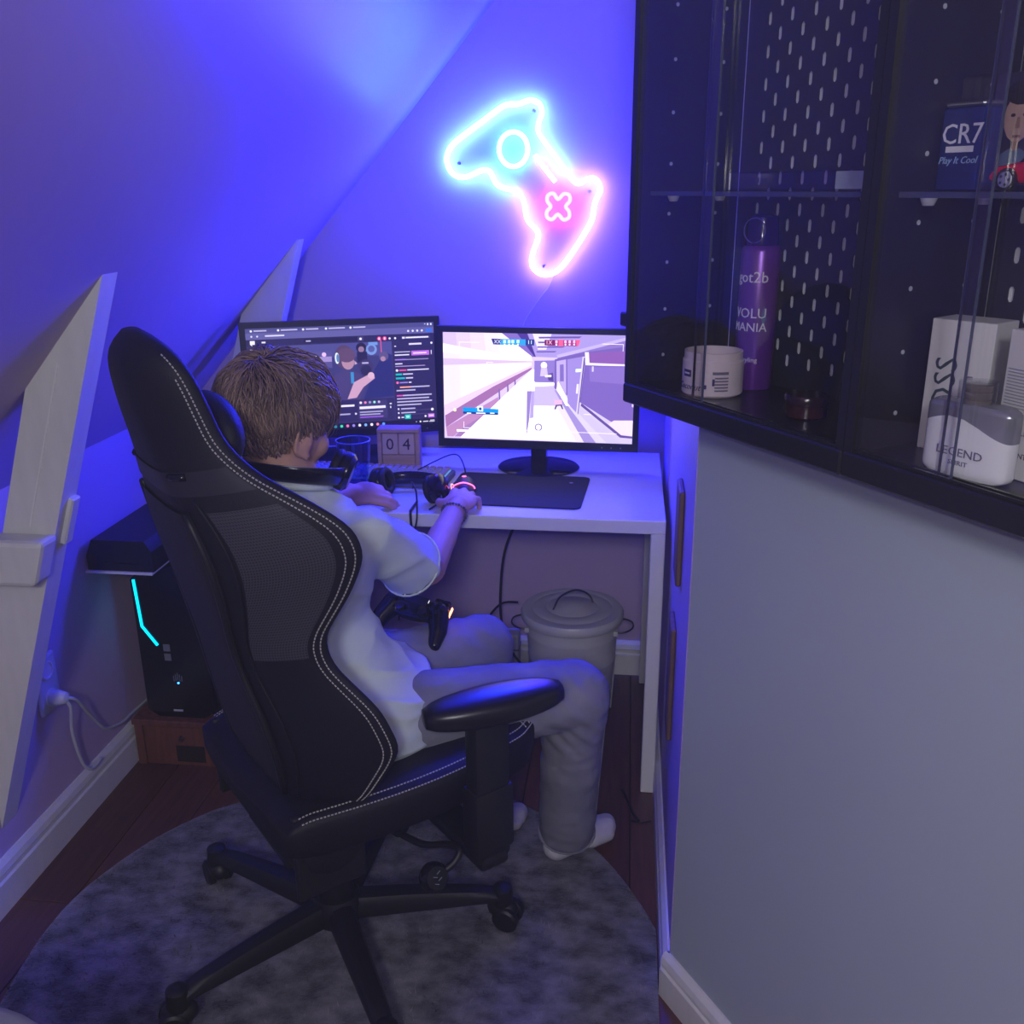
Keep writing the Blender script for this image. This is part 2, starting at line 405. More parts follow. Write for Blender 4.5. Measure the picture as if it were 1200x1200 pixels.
obj('tube_ring', B().tube([npt(465 + 64*math.cos(a*.1963), 345 + 72*math.sin(a*.1963)) for a in range(32)], .0062, 8, True), NC, neon, world=True, smooth='all')
obj('tube_bar', B().tube([npt(562,372), npt(605,426), npt(652,482)], .0052, 8), emat('neon_white', (.9, .5, 1), 12), neon, world=True, smooth='all')
XS = [(665,557),(690,535),(715,540),(718,565),(700,588),(715,610),(715,635),(690,645),(665,622),(640,643),(617,635),(615,610),(632,588),(617,565),(620,540),(645,533)]
obj('tube_cross', B().tube(smooth_path([npt(*p) for p in XS], 4, True), .0052, 8, True), ND, neon, world=True, smooth='all')
cx = sum(p[0] for p in OUT)/len(OUT); cy = sum(p[1] for p in OUT)/len(OUT)
outer = []
for i in range(0, nP, 2):
    tg = (path[(i+1) % nP] - path[i-1]).normalized(); nn = Vector((tg.z, 0, -tg.x)); 
    outer.append(path[i] - nn*.018)
pl = [(p.x, p.z) for p in outer]
obj('acrylic_backing', B().prism(pl, 1, YB - .014, YB - .010), glass_mat('clear_acrylic', (.97, .98, 1), .02, .05), neon, world=True)
for (sx, sy) in ((555,185),(805,525),(215,400),(600,850)):
    obj('standoff_screw', B().cyl(npt(sx, sy, 0.0005), npt(sx, sy, .017), .004, .004, 10), METAL, neon, world=True)
obj('power_cord', B().tube(smooth_path([npt(648, 880, .010), npt(625, 940, .006), npt(575, 1005, .006), npt(525, 1080, .006), npt(500, 1135, .008), npt(495, 1240, .008), npt(500, 1600, .008)], 6), .0016, 6), CABLEW, neon, world=True)

# ================================================================== monitors and their pictures
SCREEN = {'game': attr_mat('lit_screen_bright', .3, 1.5), 'stream': attr_mat('lit_screen_dim', .3, 1.15)}
class Canvas:                               # polygons in screen units (u right, v down, 0..1)
    def __init__(s, W, H): s.b = B(); s.W = W; s.H = H; s.k = 0
    def poly(s, pts, c, gain=1.0):
        s.k += 1; d = s.k*.000004
        col = tuple(x*gain for x in rgb(*c))
        pts = [(min(1, max(0, u)), min(1, max(0, v))) for u, v in pts]
        s.b.add([((u-.5)*s.W, -d, (.5-v)*s.H) for u, v in pts], [tuple(range(len(pts)))], col); return s
    def rect(s, u0, v0, u1, v1, c, gain=1.0): return s.poly([(u0,v0),(u0,v1),(u1,v1),(u1,v0)], c, gain)
    def disc(s, u, v, r, c, asp=1.78, n=14, gain=1.0, ry=None):
        ry = r*asp if ry is None else ry
        return s.poly([(u + r*math.cos(2*math.pi*i/n), v + ry*math.sin(2*math.pi*i/n)) for i in range(n)], c, gain)
    def text(s, txt, u, v, size, c, gain=1.0, align='LEFT'):
        s.k += 1; M = Matrix.Translation(((u-.5)*s.W, -s.k*.000004, (.5-v)*s.H)) @ Matrix.Rotation(R(90), 4, 'X')
        t = text_b(txt, size*s.H, M, 0, align); s.b.add(t.v, t.f, tuple(x*gain for x in rgb(*c))); return s
def grad(cv, quad, c0, c1, n, along='h', gain=1.0):
    a, b_, c, d = quad                      # a top-left, b_ bottom-left, c bottom-right, d top-right
    L = lambda p, q, t: (p[0] + (q[0]-p[0])*t, p[1] + (q[1]-p[1])*t)
    for i in range(n):
        t0, t1 = i/n, (i+1)/n; tm = (i+.5)/n; col = tuple(c0[k] + (c1[k]-c0[k])*tm for k in range(3))
        if along == 'h': cv.poly([L(a,d,t0), L(b_,c,t0), L(b_,c,t1), L(a,d,t1)], col, gain)
        else: cv.poly([L(a,b_,t0), L(a,b_,t1), L(d,c,t1), L(d,c,t0)], col, gain)
def game_picture(W, H):
    c = Canvas(W, H); P = lambda x, y: ((x-35)/1115, (y-45 - (x-35)*.026)/618)
    Q = lambda pts, col, g=1.0: c.poly([P(*p) for p in pts], col, g)
    c.rect(0, 0, 1, 1, (205, 185, 235))
    # ceiling
    grad(c, (P(30,40), P(30,205), P(560,215), P(520,50)), (196,172,222), (250,240,255), 6)
    Q([(380,50),(560,190),(575,190),(470,52)], (120,98,176)); Q([(470,52),(572,190),(580,190),(530,52)], (70,48,130))
    Q([(530,52),(580,190),(700,195),(1140,65)], (158,140,205)); Q([(560,60),(592,150),(640,150),(670,60)], (222,210,248))
    for k in range(5): Q([(585+k*4,165-k*26),(690+k*46,165-k*26),(700+k*48,158-k*27),(583+k*4,158-k*27)], (96,76,152))
    Q([(700,180),(1140,68),(1140,100),(705,192)], (182,166,225)); Q([(705,196),(860,160),(1140,90),(1140,130),(860,185),(706,205)], (130,108,180))
    # left wall, pipes
    grad(c, (P(30,110), P(30,480), P(555,240), P(555,205)), (232,205,240), (255,250,255), 5)
    Q([(30,195),(555,214),(555,222),(30,235)], (202,178,222)); Q([(30,110),(470,205),(470,212),(30,160)], (255,246,255))
    Q([(35,470),(556,236),(556,258),(40,560)], (214,190,228)); Q([(40,530),(330,360),(556,250),(556,262),(350,400),(45,600)], (150,100,150))
    Q([(45,600),(360,420),(365,470),(150,600),(90,655),(52,655)], (172,124,170)); Q([(150,600),(365,470),(380,470),(190,655),(95,655)], (150,112,166))
    for x0 in (362, 412, 455): Q([(x0,375-(x0-362)*.6),(x0+8,372-(x0-362)*.6),(x0+12,455-(x0-362)*.9),(x0+2,460-(x0-362)*.9)], (120,90,150))
    # floor
    grad(c, (P(556,262), P(130,660), P(560,672), P(572,262)), (246,236,252), (255,255,255), 3)
    grad(c, (P(572,345), P(560,672), P(1090,690), P(690,345)), (255,250,255), (186,172,220), 6)
    Q([(572,360),(690,360),(760,470),(565,470)], (188,172,215)); Q([(690,380),(700,380),(940,690),(870,688)], (150,132,196))
    Q([(840,480),(1090,690),(1160,690),(1160,640),(860,460)], (196,182,226)); Q([(850,455),(1085,640),(1160,648),(1160,660),(1080,655),(845,470)], (92,70,140))
    # far end of the corridor
    Q([(572,212),(690,210),(690,345),(572,340)], (132,112,186)); Q([(575,335),(690,338),(690,352),(573,352)], (255,255,255), 1.2)
    c.disc(*P(628,238), .016, (255,250,255), gain=1.6); Q([(612,250),(645,250),(652,300),(606,300)], (196,180,235))
    Q([(650,290),(680,280),(685,330),(655,325)], (80,60,130)); Q([(635,295),(672,292),(672,305),(635,306)], (240,235,255))
    # right wall with doors
    Q([(690,205),(860,165),(1140,130),(1140,470),(1160,640),(850,455),(690,370)], (110,88,165))
    Q([(700,215),(755,205),(760,420),(704,372)], (180,160,225)); Q([(720,235),(742,232),(745,330),(722,330)], (120,100,175))
    Q([(750,400),(790,470),(760,470),(704,375),(712,330)], (255,248,255), 1.3)
    Q([(762,205),(850,190),(825,515),(768,455)], (148,128,200)); Q([(850,190),(868,190),(832,520),(820,510)], (205,192,236)); Q([(858,195),(866,195),(832,520),(828,518)], (84,62,134))
    Q([(820,345),(832,345),(828,400),(816,400)], (225,215,245)); Q([(812,260),(845,258),(843,276),(812,278)], (200,240,255), 1.2)
    Q([(868,170),(1140,155),(1140,245),(870,232)], (128,84,160)); Q([(862,165),(885,165),(890,225),(1140,236),(1140,248),(868,238)], (225,214,242))
    Q([(870,240),(1130,245),(1130,470),(1165,480),(1165,600),(1020,560),(850,450)], (116,92,172)); Q([(890,250),(1130,250),(1130,350),(895,330)], (128,104,182))
    Q([(1010,575),(1040,555),(1165,555),(1165,645),(1085,640)], (232,205,232)); Q([(905,245),(915,245),(915,275),(905,275)], (200,190,230))
    # weapon-free view post in the middle
    Q([(525,330),(575,330),(575,385),(522,385)], (255,255,255), 1.3); Q([(530,385),(557,385),(545,550),(528,660)], (140,118,186)); Q([(557,385),(573,385),(570,540),(548,545)], (170,150,208))
    Q([(690,436),(735,436),(738,462),(692,465)], (215,170,205)); Q([(700,465),(735,463),(745,490),(738,490),(728,470),(708,472),(700,492),(692,490)], (70,50,110))
    c.disc(*P(600,597), .020, (110,92,160)); c.disc(*P(600,597), .015, (232,222,246))
    # on-screen bars
    Q([(320,85),(385,88),(372,120),(332,118)], (40,40,110)); Q([(380,88),(570,92),(570,126),(370,120)], (40,150,225)); Q([(520,90),(570,92),(570,126),(520,124)], (30,50,120))
    Q([(630,94),(690,95),(690,128),(630,126)], (110,20,80)); Q([(690,95),(835,98),(822,132),(690,128)], (150,60,130)); Q([(712,94),(736,94),(736,131),(712,130)], (255,90,130)); Q([(812,96),(835,97),(824,132),(815,131)], (255,90,130))
    for x0 in (398, 424, 446, 476): Q([(x0-8,94),(x0+8,94),(x0+8,112),(x0-8,112)], (200,240,255)); Q([(x0-4,116),(x0+4,116),(x0+4,124),(x0-4,124)], (255,255,255))
    for x0 in (698, 750, 774, 800): Q([(x0-6,98),(x0+6,98),(x0+6,114),(x0-6,114)], (255,190,215)); Q([(x0-4,118),(x0+4,118),(x0+4,126),(x0-4,126)], (255,255,255))
    c.text('XX', *P(336,103), .045, (230,230,255)); c.text('11', *P(530,108), .05, (230,245,255)); c.text('1X', *P(636,110), .05, (255,200,215))
    Q([(148,480),(362,492),(360,520),(150,512)], (0,140,225)); Q([(150,506),(360,514),(360,526),(150,518)], (20,50,120)); Q([(236,474),(270,476),(270,506),(236,504)], (220,240,255)); c.disc(*P(253,490), .008, (40,60,110))
    for x0, x1 in ((172,198),(228,284),(312,338)): Q([(x0,512),(x1,513),(x1,519),(x0,518)], (240,250,255))
    c.disc(*P(100,497), .008, (255,250,170)); Q([(110,612),(210,616),(210,628),(110,624)], (255,255,255), 1.2); Q([(210,622),(300,626),(300,630),(210,627)], (255,255,255))
    for a in (((130,102),(250,105)),((130,102),(130,140)),((960,118),(1078,122)),((1078,122),(1078,162)),((152,565),(152,600)),((152,600),(1060,632)),((292,218),(330,219)),((292,218),(292,252)),((548,548),(650,554)),((865,518),(910,520))):
        (x0,y0),(x1,y1) = a; w_ = 3
        Q([(x0,y0),(x0+ (w_ if x0 == x1 else 0), y0 + (0 if x0 == x1 else w_)),(x1+(w_ if x0 == x1 else 0), y1 + (0 if x0 == x1 else w_)),(x1,y1)], (245,235,255))
    return c.b
def stream_picture(W, H):
    c = Canvas(W, H); r = random.Random(5)
    c.rect(0, 0, 1, 1, (52, 46, 92))
    c.rect(0, 0, 1, .045, (74, 72, 132)); c.rect(0, .045, 1, .105, (96, 92, 156)); c.rect(0, .105, 1, .165, (40, 34, 78))
    for i, u in enumerate((.03, .17, .30, .42, .55)):
        c.disc(u, .025, .006, (240,235,255)); c.rect(u+.014, .018, u+.08+.02*(i%2), .030, (190,185,225))
    c.disc(.03, .075, .005, (220,215,245)); c.disc(.06, .075, .005, (220,215,245)); c.rect(.10, .066, .20, .080, (215,210,240))
    for u in (.86,.885,.91,.935): c.disc(u, .078, .006, (225,220,250))
    c.rect(.955, .06, .99, .095, (60,110,220)); c.rect(.95,.012,.956,.02,(230,230,250)); c.rect(.965,.01,.972,.03,(230,230,250)); c.rect(.982,.01,.99,.03,(230,230,250))
    c.rect(.30, .115, .60, .155, (30,26,60)); c.rect(.31, .13, .335, .142, (190,185,220)); c.rect(.585, .115, .615, .155, (70,64,110)); c.disc(.6, .135, .007, (235,230,250))
    c.rect(.02, .115, .045, .15, (240,235,255)); c.poly([(.02,.15),(.03,.15),(.03,.165)], (240,235,255)); c.rect(.08,.125,.10,.14,(225,220,250)); c.rect(.02,.19,.03,.21,(235,230,250))
    for u in (.70,.73): c.disc(u, .14, .011, (250,70,140)); c.rect(u-.004,.13,u+.004,.15,(255,220,240))
    for u in (.757,.787): c.disc(u, .142, .006, (235,230,250))
    c.rect(.82, .125, .98, .155, (60,54,104)); c.rect(.825,.132,.84,.15,(230,225,250)); c.rect(.845,.134,.97,.148,(235,230,255))
    # broadcast picture: a player with a headset between seats
    c.rect(.10, .17, .765, .72, (58,56,112)); c.rect(.10,.17,.765,.30,(76,74,140)); c.rect(.30,.24,.44,.40,(84,78,140)); c.disc(.40,.27,.012,(230,190,255))
    c.rect(.64,.17,.69,.20,(110,150,220)); c.disc(.655,.24,.03,(120,150,215)); c.disc(.655,.235,.018,(86,92,160)); c.rect(.705,.15,.711,.34,(210,90,140))
    c.rect(.33,.28,.36,.31,(255,240,255)); c.rect(.36,.29,.44,.34,(160,140,200)); c.disc(.60,.22,.028,(30,26,54)); c.disc(.60,.235,.016,(150,115,145)); c.rect(.575,.26,.63,.36,(34,30,64))
    c.poly([(.70,.34),(.74,.28),(.765,.30),(.765,.70),(.60,.72),(.66,.45)], (40,42,108)); c.disc(.72,.31,.026,(90,80,130)); c.disc(.715,.335,.014,(170,130,160))
    c.poly([(.42,.72),(.44,.48),(.50,.42),(.58,.46),(.62,.55),(.58,.72)], (70,60,112))
    c.disc(.505,.30,.050,(84,62,94),ry=.115); c.disc(.525,.35,.034,(178,136,160),ry=.075); c.disc(.52,.285,.048,(96,70,100),ry=.07)
    c.disc(.468,.31,.012,(225,235,250),ry=.055); c.disc(.472,.31,.008,(90,130,180),ry=.04); c.poly([(.56,.34),(.575,.37),(.56,.38)],(200,160,178))
    c.rect(.535,.45,.552,.56,(60,140,200)); c.disc(.62,.40,.04,(60,50,96)); c.disc(.62,.44,.03,(40,36,72)); c.rect(.60,.36,.635,.375,(180,175,220))
    c.poly([(.55,.55),(.62,.49),(.66,.47),(.665,.52),(.60,.60),(.56,.70),(.51,.71)], (205,160,190)); c.disc(.645,.49,.018,(220,180,205))
    # below the broadcast
    c.rect(.10, .72, .765, .93, (46,40,86)); c.rect(.44,.765,.545,.785,(235,230,250)); c.rect(.46,.85,.52,.865,(170,165,205)); c.disc(.55,.857,.006,(215,210,240))
    c.rect(.565,.735,.725,.915,(60,54,104))
    for i, u in enumerate((.58,.605,.63,.655,.68)): c.disc(u,.752,.007,((240,220,250),(250,130,170),(150,150,200),(150,240,210),(190,180,225))[i])
    c.rect(.572,.79,.715,.815,(235,230,255))
    for i in range(3): c.rect(.572,.84+i*.025,.70-.015*(i%2),.852+i*.025,(175,168,212) if i < 2 else (150,90,220))
    c.rect(.738,.77,.75,.782,(225,220,245)); c.rect(.74,.80,.746,.82,(225,220,245))
    # chat column
    c.rect(.765, .165, 1, .945, (44,38,84)); c.rect(.765,.165,.767,.945,(70,62,114)); c.rect(.86,.195,.93,.212,(225,218,248)); c.disc(.985,.20,.006,(240,235,255)); c.rect(.78,.215,.79,.225,(225,220,245))
    c.rect(.78,.272,.865,.282,(180,174,214)); c.rect(.78,.30,.86,.312,(225,220,250)); c.rect(.872,.27,.97,.315,(192,110,225)); c.rect(.882,.287,.955,.299,(245,220,255)); c.rect(.98,.27,.984,.31,(240,235,255))
    c.rect(.78,.345,.84,.357,(160,120,225)); c.rect(.84,.348,.965,.357,(150,140,190)); c.rect(.78,.385,.82,.397,(215,210,240)); c.rect(.78,.412,.945,.420,(175,150,205))
    c.disc(.788,.455,.007,(235,230,250)); c.rect(.80,.448,.84,.462,(240,80,150)); c.rect(.845,.448,.965,.460,(215,210,240))
    c.rect(.78,.486,.815,.503,(0,190,190)); c.rect(.82,.488,.875,.50,(205,200,235)); c.rect(.78,.524,.83,.541,(0,190,190)); c.rect(.835,.526,.875,.539,(205,200,235))
    c.disc(.788,.575,.007,(255,110,180)); c.rect(.80,.57,.845,.582,(150,130,220)); c.rect(.85,.57,.865,.582,(220,215,245))
    for i, (a, b2) in enumerate(((.80,.965),(.78,.885),(.78,.975),(.78,.96),(.78,.975),(.78,.915))):
        v = .615 + i*.031 + (.02 if i > 1 else 0); c.rect(a, v, b2, v+.013, (188,180,222))
    c.rect(.80,.615,.86,.628,(255,170,150)); c.rect(.78,.697,.815,.710,(230,80,190))
    for v in (.835, .875): c.disc(.786, v, .005, (225,220,245)); c.rect(.80, v-.006, .88, v+.006, (190,184,224)); c.rect(.78,v+.018,.98,v+.020,(110,100,160))
    c.disc(.975,.855,.008,(235,230,250)); c.disc(.786,.92,.006,(225,220,245)); c.rect(.80,.914,.815,.926,(215,210,240)); c.rect(.82,.895,.852,.938,(0,200,185)); c.rect(.828,.906,.844,.926,(180,255,240)); c.disc(.935,.92,.006,(235,230,250)); c.rect(.95,.898,.985,.935,(200,120,235)); c.rect(.955,.911,.98,.921,(245,225,255))
    # task bar
    c.rect(0, .945, 1, 1, (22,18,48))
    for i in range(14):
        u = .27 + i*.033; c.disc(u, .973, .008, ((220,220,245),(150,150,220),(240,200,120),(230,230,250),(80,170,240),(30,180,200),(60,220,160),(240,120,180),(150,130,230),(230,230,250),(120,180,250),(250,240,255),(240,140,170),(90,160,255))[i])
    c.rect(.88,.968,.885,.975,(230,230,250)); c.disc(.905,.972,.005,(235,235,250)); c.rect(.92,.968,.95,.977,(220,220,245)); c.rect(.96,.96,.985,.967,(225,225,245)); c.rect(.955,.972,.985,.979,(225,225,245))
    return c.b
BEZ = mat('monitor_black', rgb(22, 21, 24), .4)
def monitor(label, loc, rz, W, H, zc, pic, base, group, tilt=R(-3), roll=0):
    m = thing('monitor', label, 'monitor', loc, rz, None)
    T = Matrix.Translation((0, 0, zc)) @ Matrix.Rotation(tilt, 4, 'X') @ Matrix.Rotation(roll, 4, 'Y')
    bz = .016; bw = .022
    fr = B(); x0, x1, z0, z1 = -W/2 - bz, W/2 + bz, -H/2 - bw, H/2 + bz
    for a, b_ in (((x0, -.012, H/2), (x1, .012, z1)), ((x0, -.012, z0), (x1, .012, -H/2)), ((x0, -.012, -H/2), (-W/2, .012, H/2)), ((W/2, -.012, -H/2), (x1, .012, H/2))): fr.box(a, b_)
    obj('bezel', fr.xf(T), BEZ, m)
    obj('back_shell', B().rbox((x0 + .003, .010, z0 + .003), (x1 - .003, .024, z1 - .003), .003, 1).rbox((-.13, .02, -.09), (.13, .045, .09), .008, 2).xf(T), BLACKP, m)
    pb = pic(W, H); sc = obj('screen', pb.xf(T @ Matrix.Translation((0, -.0075, 0))), SCREEN['game' if base == 'disc' else 'stream'], m, recalc=False)
    obj('panel', B().box((-W/2, -.007, -H/2), (W/2, .0105, H/2)).xf(T), BLACKG, m)
    for i in range(3): obj('button', B().cyl((W/2 - .03 - i*.025, -.013, z0 + .010), (W/2 - .03 - i*.025, -.011, z0 + .010), .002, .002, 8).xf(T), METAL, m)
    if base == 'disc':
        obj('stand_neck', B().rbox((-.022, .015, .008), (.022, .055, zc), .006, 2), BLACKG, m)
        obj('stand_base', B().lathe([(.001, 0), (.100, 0), (.103, .004), (.098, .009), (.045, .014), (.001, .015)], (0, .02, 0), 48, Matrix.Diagonal((1.1, .95, 1))), BLACKG, m, smooth=True)
    else:
        obj('stand_neck', B().rbox((-.03, .02, .008), (.03, .05, zc), .006, 2), BLACKP, m)
        obj('stand_base', B().rbox((-.12, -.07, 0), (.12, .11, .014), .006, 2), BLACKP, m, smooth=True)
    return m
monitor('wide black monitor on round base showing a bright corridor video game', (-.236, 2.545, DZ), R(-1.5), .512, .288, .229, game_picture, 'disc', None, R(-2), R(.3))
monitor('black monitor behind the head showing a purple stream with chat column', (-.785, 2.60, DZ), R(20), .512, .288, .238, stream_picture, 'flat', None, R(-3), 0)
# ================================================================== things on the desk
# mouse pad
b = B(); pp = [(-.455, 2.215), (-.345, 2.205), (-.150, 2.172), (-.128, 2.178), (-.118, 2.20), (-.088, 2.40), (-.092, 2.425), (-.115, 2.432), (-.43, 2.535), (-.455, 2.53)]
pad = thing('mouse_pad', 'dark cloth mouse pad on the right half of the desk', 'mouse pad', (-.27, 2.35, DZ))
pq = []
def rrect(x0, y0, x1, y1, r, n=5):
    out = []
    for cx_, cy_, a0 in ((x1-r, y1-r, 0), (x0+r, y1-r, 90), (x0+r, y0+r, 180), (x1-r, y0+r, 270)):
        for i in range(n+1): a = R(a0 + 90*i/n); out.append((cx_ + r*math.cos(a), cy_ + r*math.sin(a)))
    return out
PADM = Matrix.Rotation(R(-3), 4, 'Z')
obj('cloth', B().prism(rrect(-.175, -.135, .175, .135, .02), 2, .0003, .0035).xf(PADM), mat('pad_cloth', rgb(34, 33, 42), .85, bump=.2, bscale=900), pad)
obj('printed_mark', B().lathe([(.0035, 0), (.0055, .0004), (.0035, .0006)], (.13, .075, .0035), 12).xf(PADM), mat('pale_print', rgb(150, 150, 165), .6), pad)
# computer mouse
MX, MY = -.403, 2.318
mo = thing('computer_mouse', 'black computer mouse with glowing pink logo under the right hand', 'mouse', (MX, MY, DZ + .0035), R(6))
mb = B()
for k in range(11):
    t = k/10; y = -.06 + .12*t; wd = .030*(1 - .9*abs(t-.48)**2.6*2.2) ; hh = .037*math.sin(math.pi*min(1, max(.06, .08 + .84*t)))**.6 + .001
    mb_ring = [(wd*math.cos(a), y, max(0, hh*math.sin(a)) if math.sin(a) > 0 else 0) for a in [2*math.pi*i/20 for i in range(20)]]
    (mb.__dict__.setdefault('rs', [])).append(mb_ring)
mb.rings(mb.rs); obj('shell', mb, BLACKP, mo, smooth=True)
PINK = emat('pink_led', (1, .12, .45), 4)
obj('logo_light', B().lathe([(.0035, 0), (.006, .0006), (.0035, .0012)], (0, .004, .0385), 16), PINK, mo)
obj('light_strip', B().tube(smooth_path([(-.028, -.022, .015), (-.022, -.03, .026), (0, -.034, .034), (.022, -.03, .026), (.028, -.022, .015)], 4), .0016, 6), PINK, mo)
obj('side_light', B().tube(smooth_path([(-.031, .032, .008), (-.034, .01, .016), (-.032, -.012, .006)], 5), .0013, 6), emat('peach_led', (1, .35, .3), 2.5), mo)
obj('scroll_wheel', B().cyl((-.004, .045, .024), (.004, .045, .024), .008, .008, 14), BLACKG, mo)
obj('mouse_cable', B().tube(smooth_path([(0, .06, .010), (-.004, .09, .035), (-.02, .115, .062), (-.045, .118, .064), (-.09, .115, .045), (-.14, .12, .02), (-.2, .15, .004)], 6), .0018, 6), CABLEB, mo)
# keyboard with lit keys
kb = thing('keyboard', 'full size keyboard with backlit keys behind the drinking glass', 'keyboard', (-.67, 2.415, DZ), R(-4))
obj('case', B().rbox((-.215, -.065, 0), (.215, .065, .018), .005, 2), mat('keyboard_case', rgb(92, 96, 130), .5), kb)
obj('backlight', B().box((-.205, -.057, .018), (.205, .057, .0192)), emat('keyboard_glow', (.16, .42, 1), .8), kb)
keym = bpy.data.meshes.new('key'); kbm = B().rbox((-.0078, -.0078, 0), (.0078, .0078, .009), .002, 1); keym.from_pydata(kbm.v, [], kbm.f)
KEYW = mat('pale_keycap', rgb(168, 160, 178), .5); KEYD = mat('tan_keycap', rgb(170, 142, 128), .5)
keym.materials.append(KEYW); keym2 = keym.copy(); keym2.materials.clear(); keym2.materials.append(KEYD)
for r_ in range(6):
    for c_ in range(21):
        k = bpy.data.objects.new('key', keym2 if r_ == 5 else keym); COL.objects.link(k); k.parent = kb; k.location = (-.195 + c_*.0195, -.0488 + r_*.0195, .0195)
# headset lying on the desk
hs = thing('gaming_headset', 'black gaming headset lying on the desk between the hands', 'headset', (-.528, 2.258, DZ), R(-12))
arc = [(.082*math.cos(R(a))*1.0, .048*math.sin(R(a)) + .02, .030 + .004*math.sin(R(a))) for a in range(0, 181, 10)]
hb = B(); rs = []
for i, p in enumerate(arc):
    q = Vector(p); dr = Vector((math.cos(R(i*10)), .6*math.sin(R(i*10)), 0)).normalized()
    rs.append([q + dr*.008*math.cos(a) + Vector((0, 0, .017*math.sin(a))) for a in [2*math.pi*k/12 for k in range(12)]])
hb.rings(rs); obj('headband', hb, BLACKG, hs, smooth=True)
for sx in (1, -1):
    Mx = Matrix.Translation((sx*.080, -.012, .0385)) @ Matrix.Rotation(R(90*sx - 15), 4, 'Y') 
    e = obj('ear_cup', B().lathe([(.001, -.016), (.032, -.016), (.037, -.008), (.037, .006), (.030, .014), (.012, .018), (.001, .018)], n=24).xf(Mx), BLACKG, hs, smooth=True)
    obj('ear_cushion', B().tube([Mx @ Vector((.027*math.cos(a*.2618), .027*math.sin(a*.2618), -.020)) for a in range(24)], .009, 8, True), BLACKL, e, smooth='all')
obj('microphone_arm', B().tube(smooth_path([(.088, -.02, .03), (.105, -.06, .022), (.09, -.095, .010)], 5), .0025, 6), CABLEB, hs)
# cables hanging off the desk front beside the left hand
def cable(name, label, pts, r, m, cat='cable', sub=6):
    o = obj(name, B().tube(smooth_path(pts, sub), r, 6), m, loc=pts[0], world=True, smooth='all'); return tag(o, label, cat)
cable('headset_cable', 'thin black cable looping over the desk edge by the left hand', [(-.518, 2.235, .775), (-.512, 2.20, .80), (-.495, 2.17, .785), (-.488, 2.136, .735), (-.495, 2.132, .70), (-.512, 2.134, .67), (-.53, 2.138, .58), (-.55, 2.16, .45)], .0024, CABLEB)
cable('charging_cable', 'second black cable dropping straight down the desk front by left hand', [(-.505, 2.22, .745), (-.505, 2.16, .746), (-.504, 2.139, .742), (-.502, 2.134, .70), (-.50, 2.135, .6), (-.50, 2.15, .46)], .0032, CABLEB)
# drinking glass
gl = thing('drinking_glass', 'blue tinted faceted drinking glass on the desk beside the cheek', 'glass', (-.672, 2.265, DZ))
n = 24; ro = []; 
for z, r_ in ((0, .029), (.004, .031), (.085, .0375), (.09, .0400), (.094, .0395), (.146, .044)):
    ro.append([((r_ - (.0016 if (i % 2 and z < .088) else 0))*math.cos(2*math.pi*i/n), (r_ - (.0016 if (i % 2 and z < .088) else 0))*math.sin(2*math.pi*i/n), z) for i in range(n)])
ri = [[(r_*math.cos(2*math.pi*i/n), r_*math.sin(2*math.pi*i/n), z) for i in range(n)] for z, r_ in ((.146, .0415), (.09, .0365), (.014, .028))]
BLUEG = glass_mat('blue_glass', (.62, .70, .97), .08, .04)
obj('vessel', B().rings(ro + ri), BLUEG, gl, smooth=True)
obj('rim', B().tube([(.0427*math.cos(a*.2618), .0427*math.sin(a*.2618), .146) for a in range(24)], .0016, 6, True), mat('rim_glass', rgb(120, 140, 230), .1), gl, smooth='all')
obj('blue_drink', B().lathe([(.001, .0145), (.0275, .0145), (.033, .06), (.033, .062), (.001, .062)], n=24), glass_mat('blue_liquid', (.55, .62, .96), .03, .1), gl, smooth=True)
# wooden perpetual calendar
PINE = mat('pale_wood', rgb(186, 152, 130), .6, var=.12, vscale=10, stretch=(1, 8, 8)); DKP = mat('black_print', rgb(36, 30, 40), .6)
ca = thing('block_calendar', 'small wooden block calendar reading 04 below the monitors', 'calendar', (-.617, 2.525, DZ), R(4))
cw, ch, cdp = .058, .118, .05
obj('frame_board', B().rbox((-cw, -cdp/2, ch - .012), (cw, cdp/2, ch), .002, 1), PINE, ca); obj('frame_board', B().rbox((-cw, -cdp/2, 0), (cw, cdp/2, .012), .002, 1), PINE, ca)
for sx in (-1, 1): obj('frame_board', B().rbox((sx*cw - (.012 if sx > 0 else 0), -cdp/2, .012), (sx*cw + (.012 if sx < 0 else 0), cdp/2, ch - .012), .002, 1), PINE, ca)
obj('back_board', B().box((-cw + .012, cdp/2 - .006, .012), (cw - .012, cdp/2, ch - .012)), PINE, ca)
for sx, d in ((-.0228, '0'), (.0228, '4')):
    cu = obj('number_cube', B().rbox((sx - .022, -cdp/2 + .002, .045), (sx + .022, cdp/2 - .007, .104), .002, 1), mat('cube_wood', rgb(206, 178, 160), .6, var=.08, vscale=12), ca)
    obj('digit', text_b(d, .046, Matrix.Translation((sx, -cdp/2 + .0016, .073)) @ Matrix.Rotation(R(90), 4, 'X'), .0003), DKP, cu)
for k in range(3): obj('month_bar', B().rbox((-.045, -cdp/2 + .002 + k*.013, .0125), (.045, -cdp/2 + .013 + k*.013, .044), .0015, 1), PINE, ca)
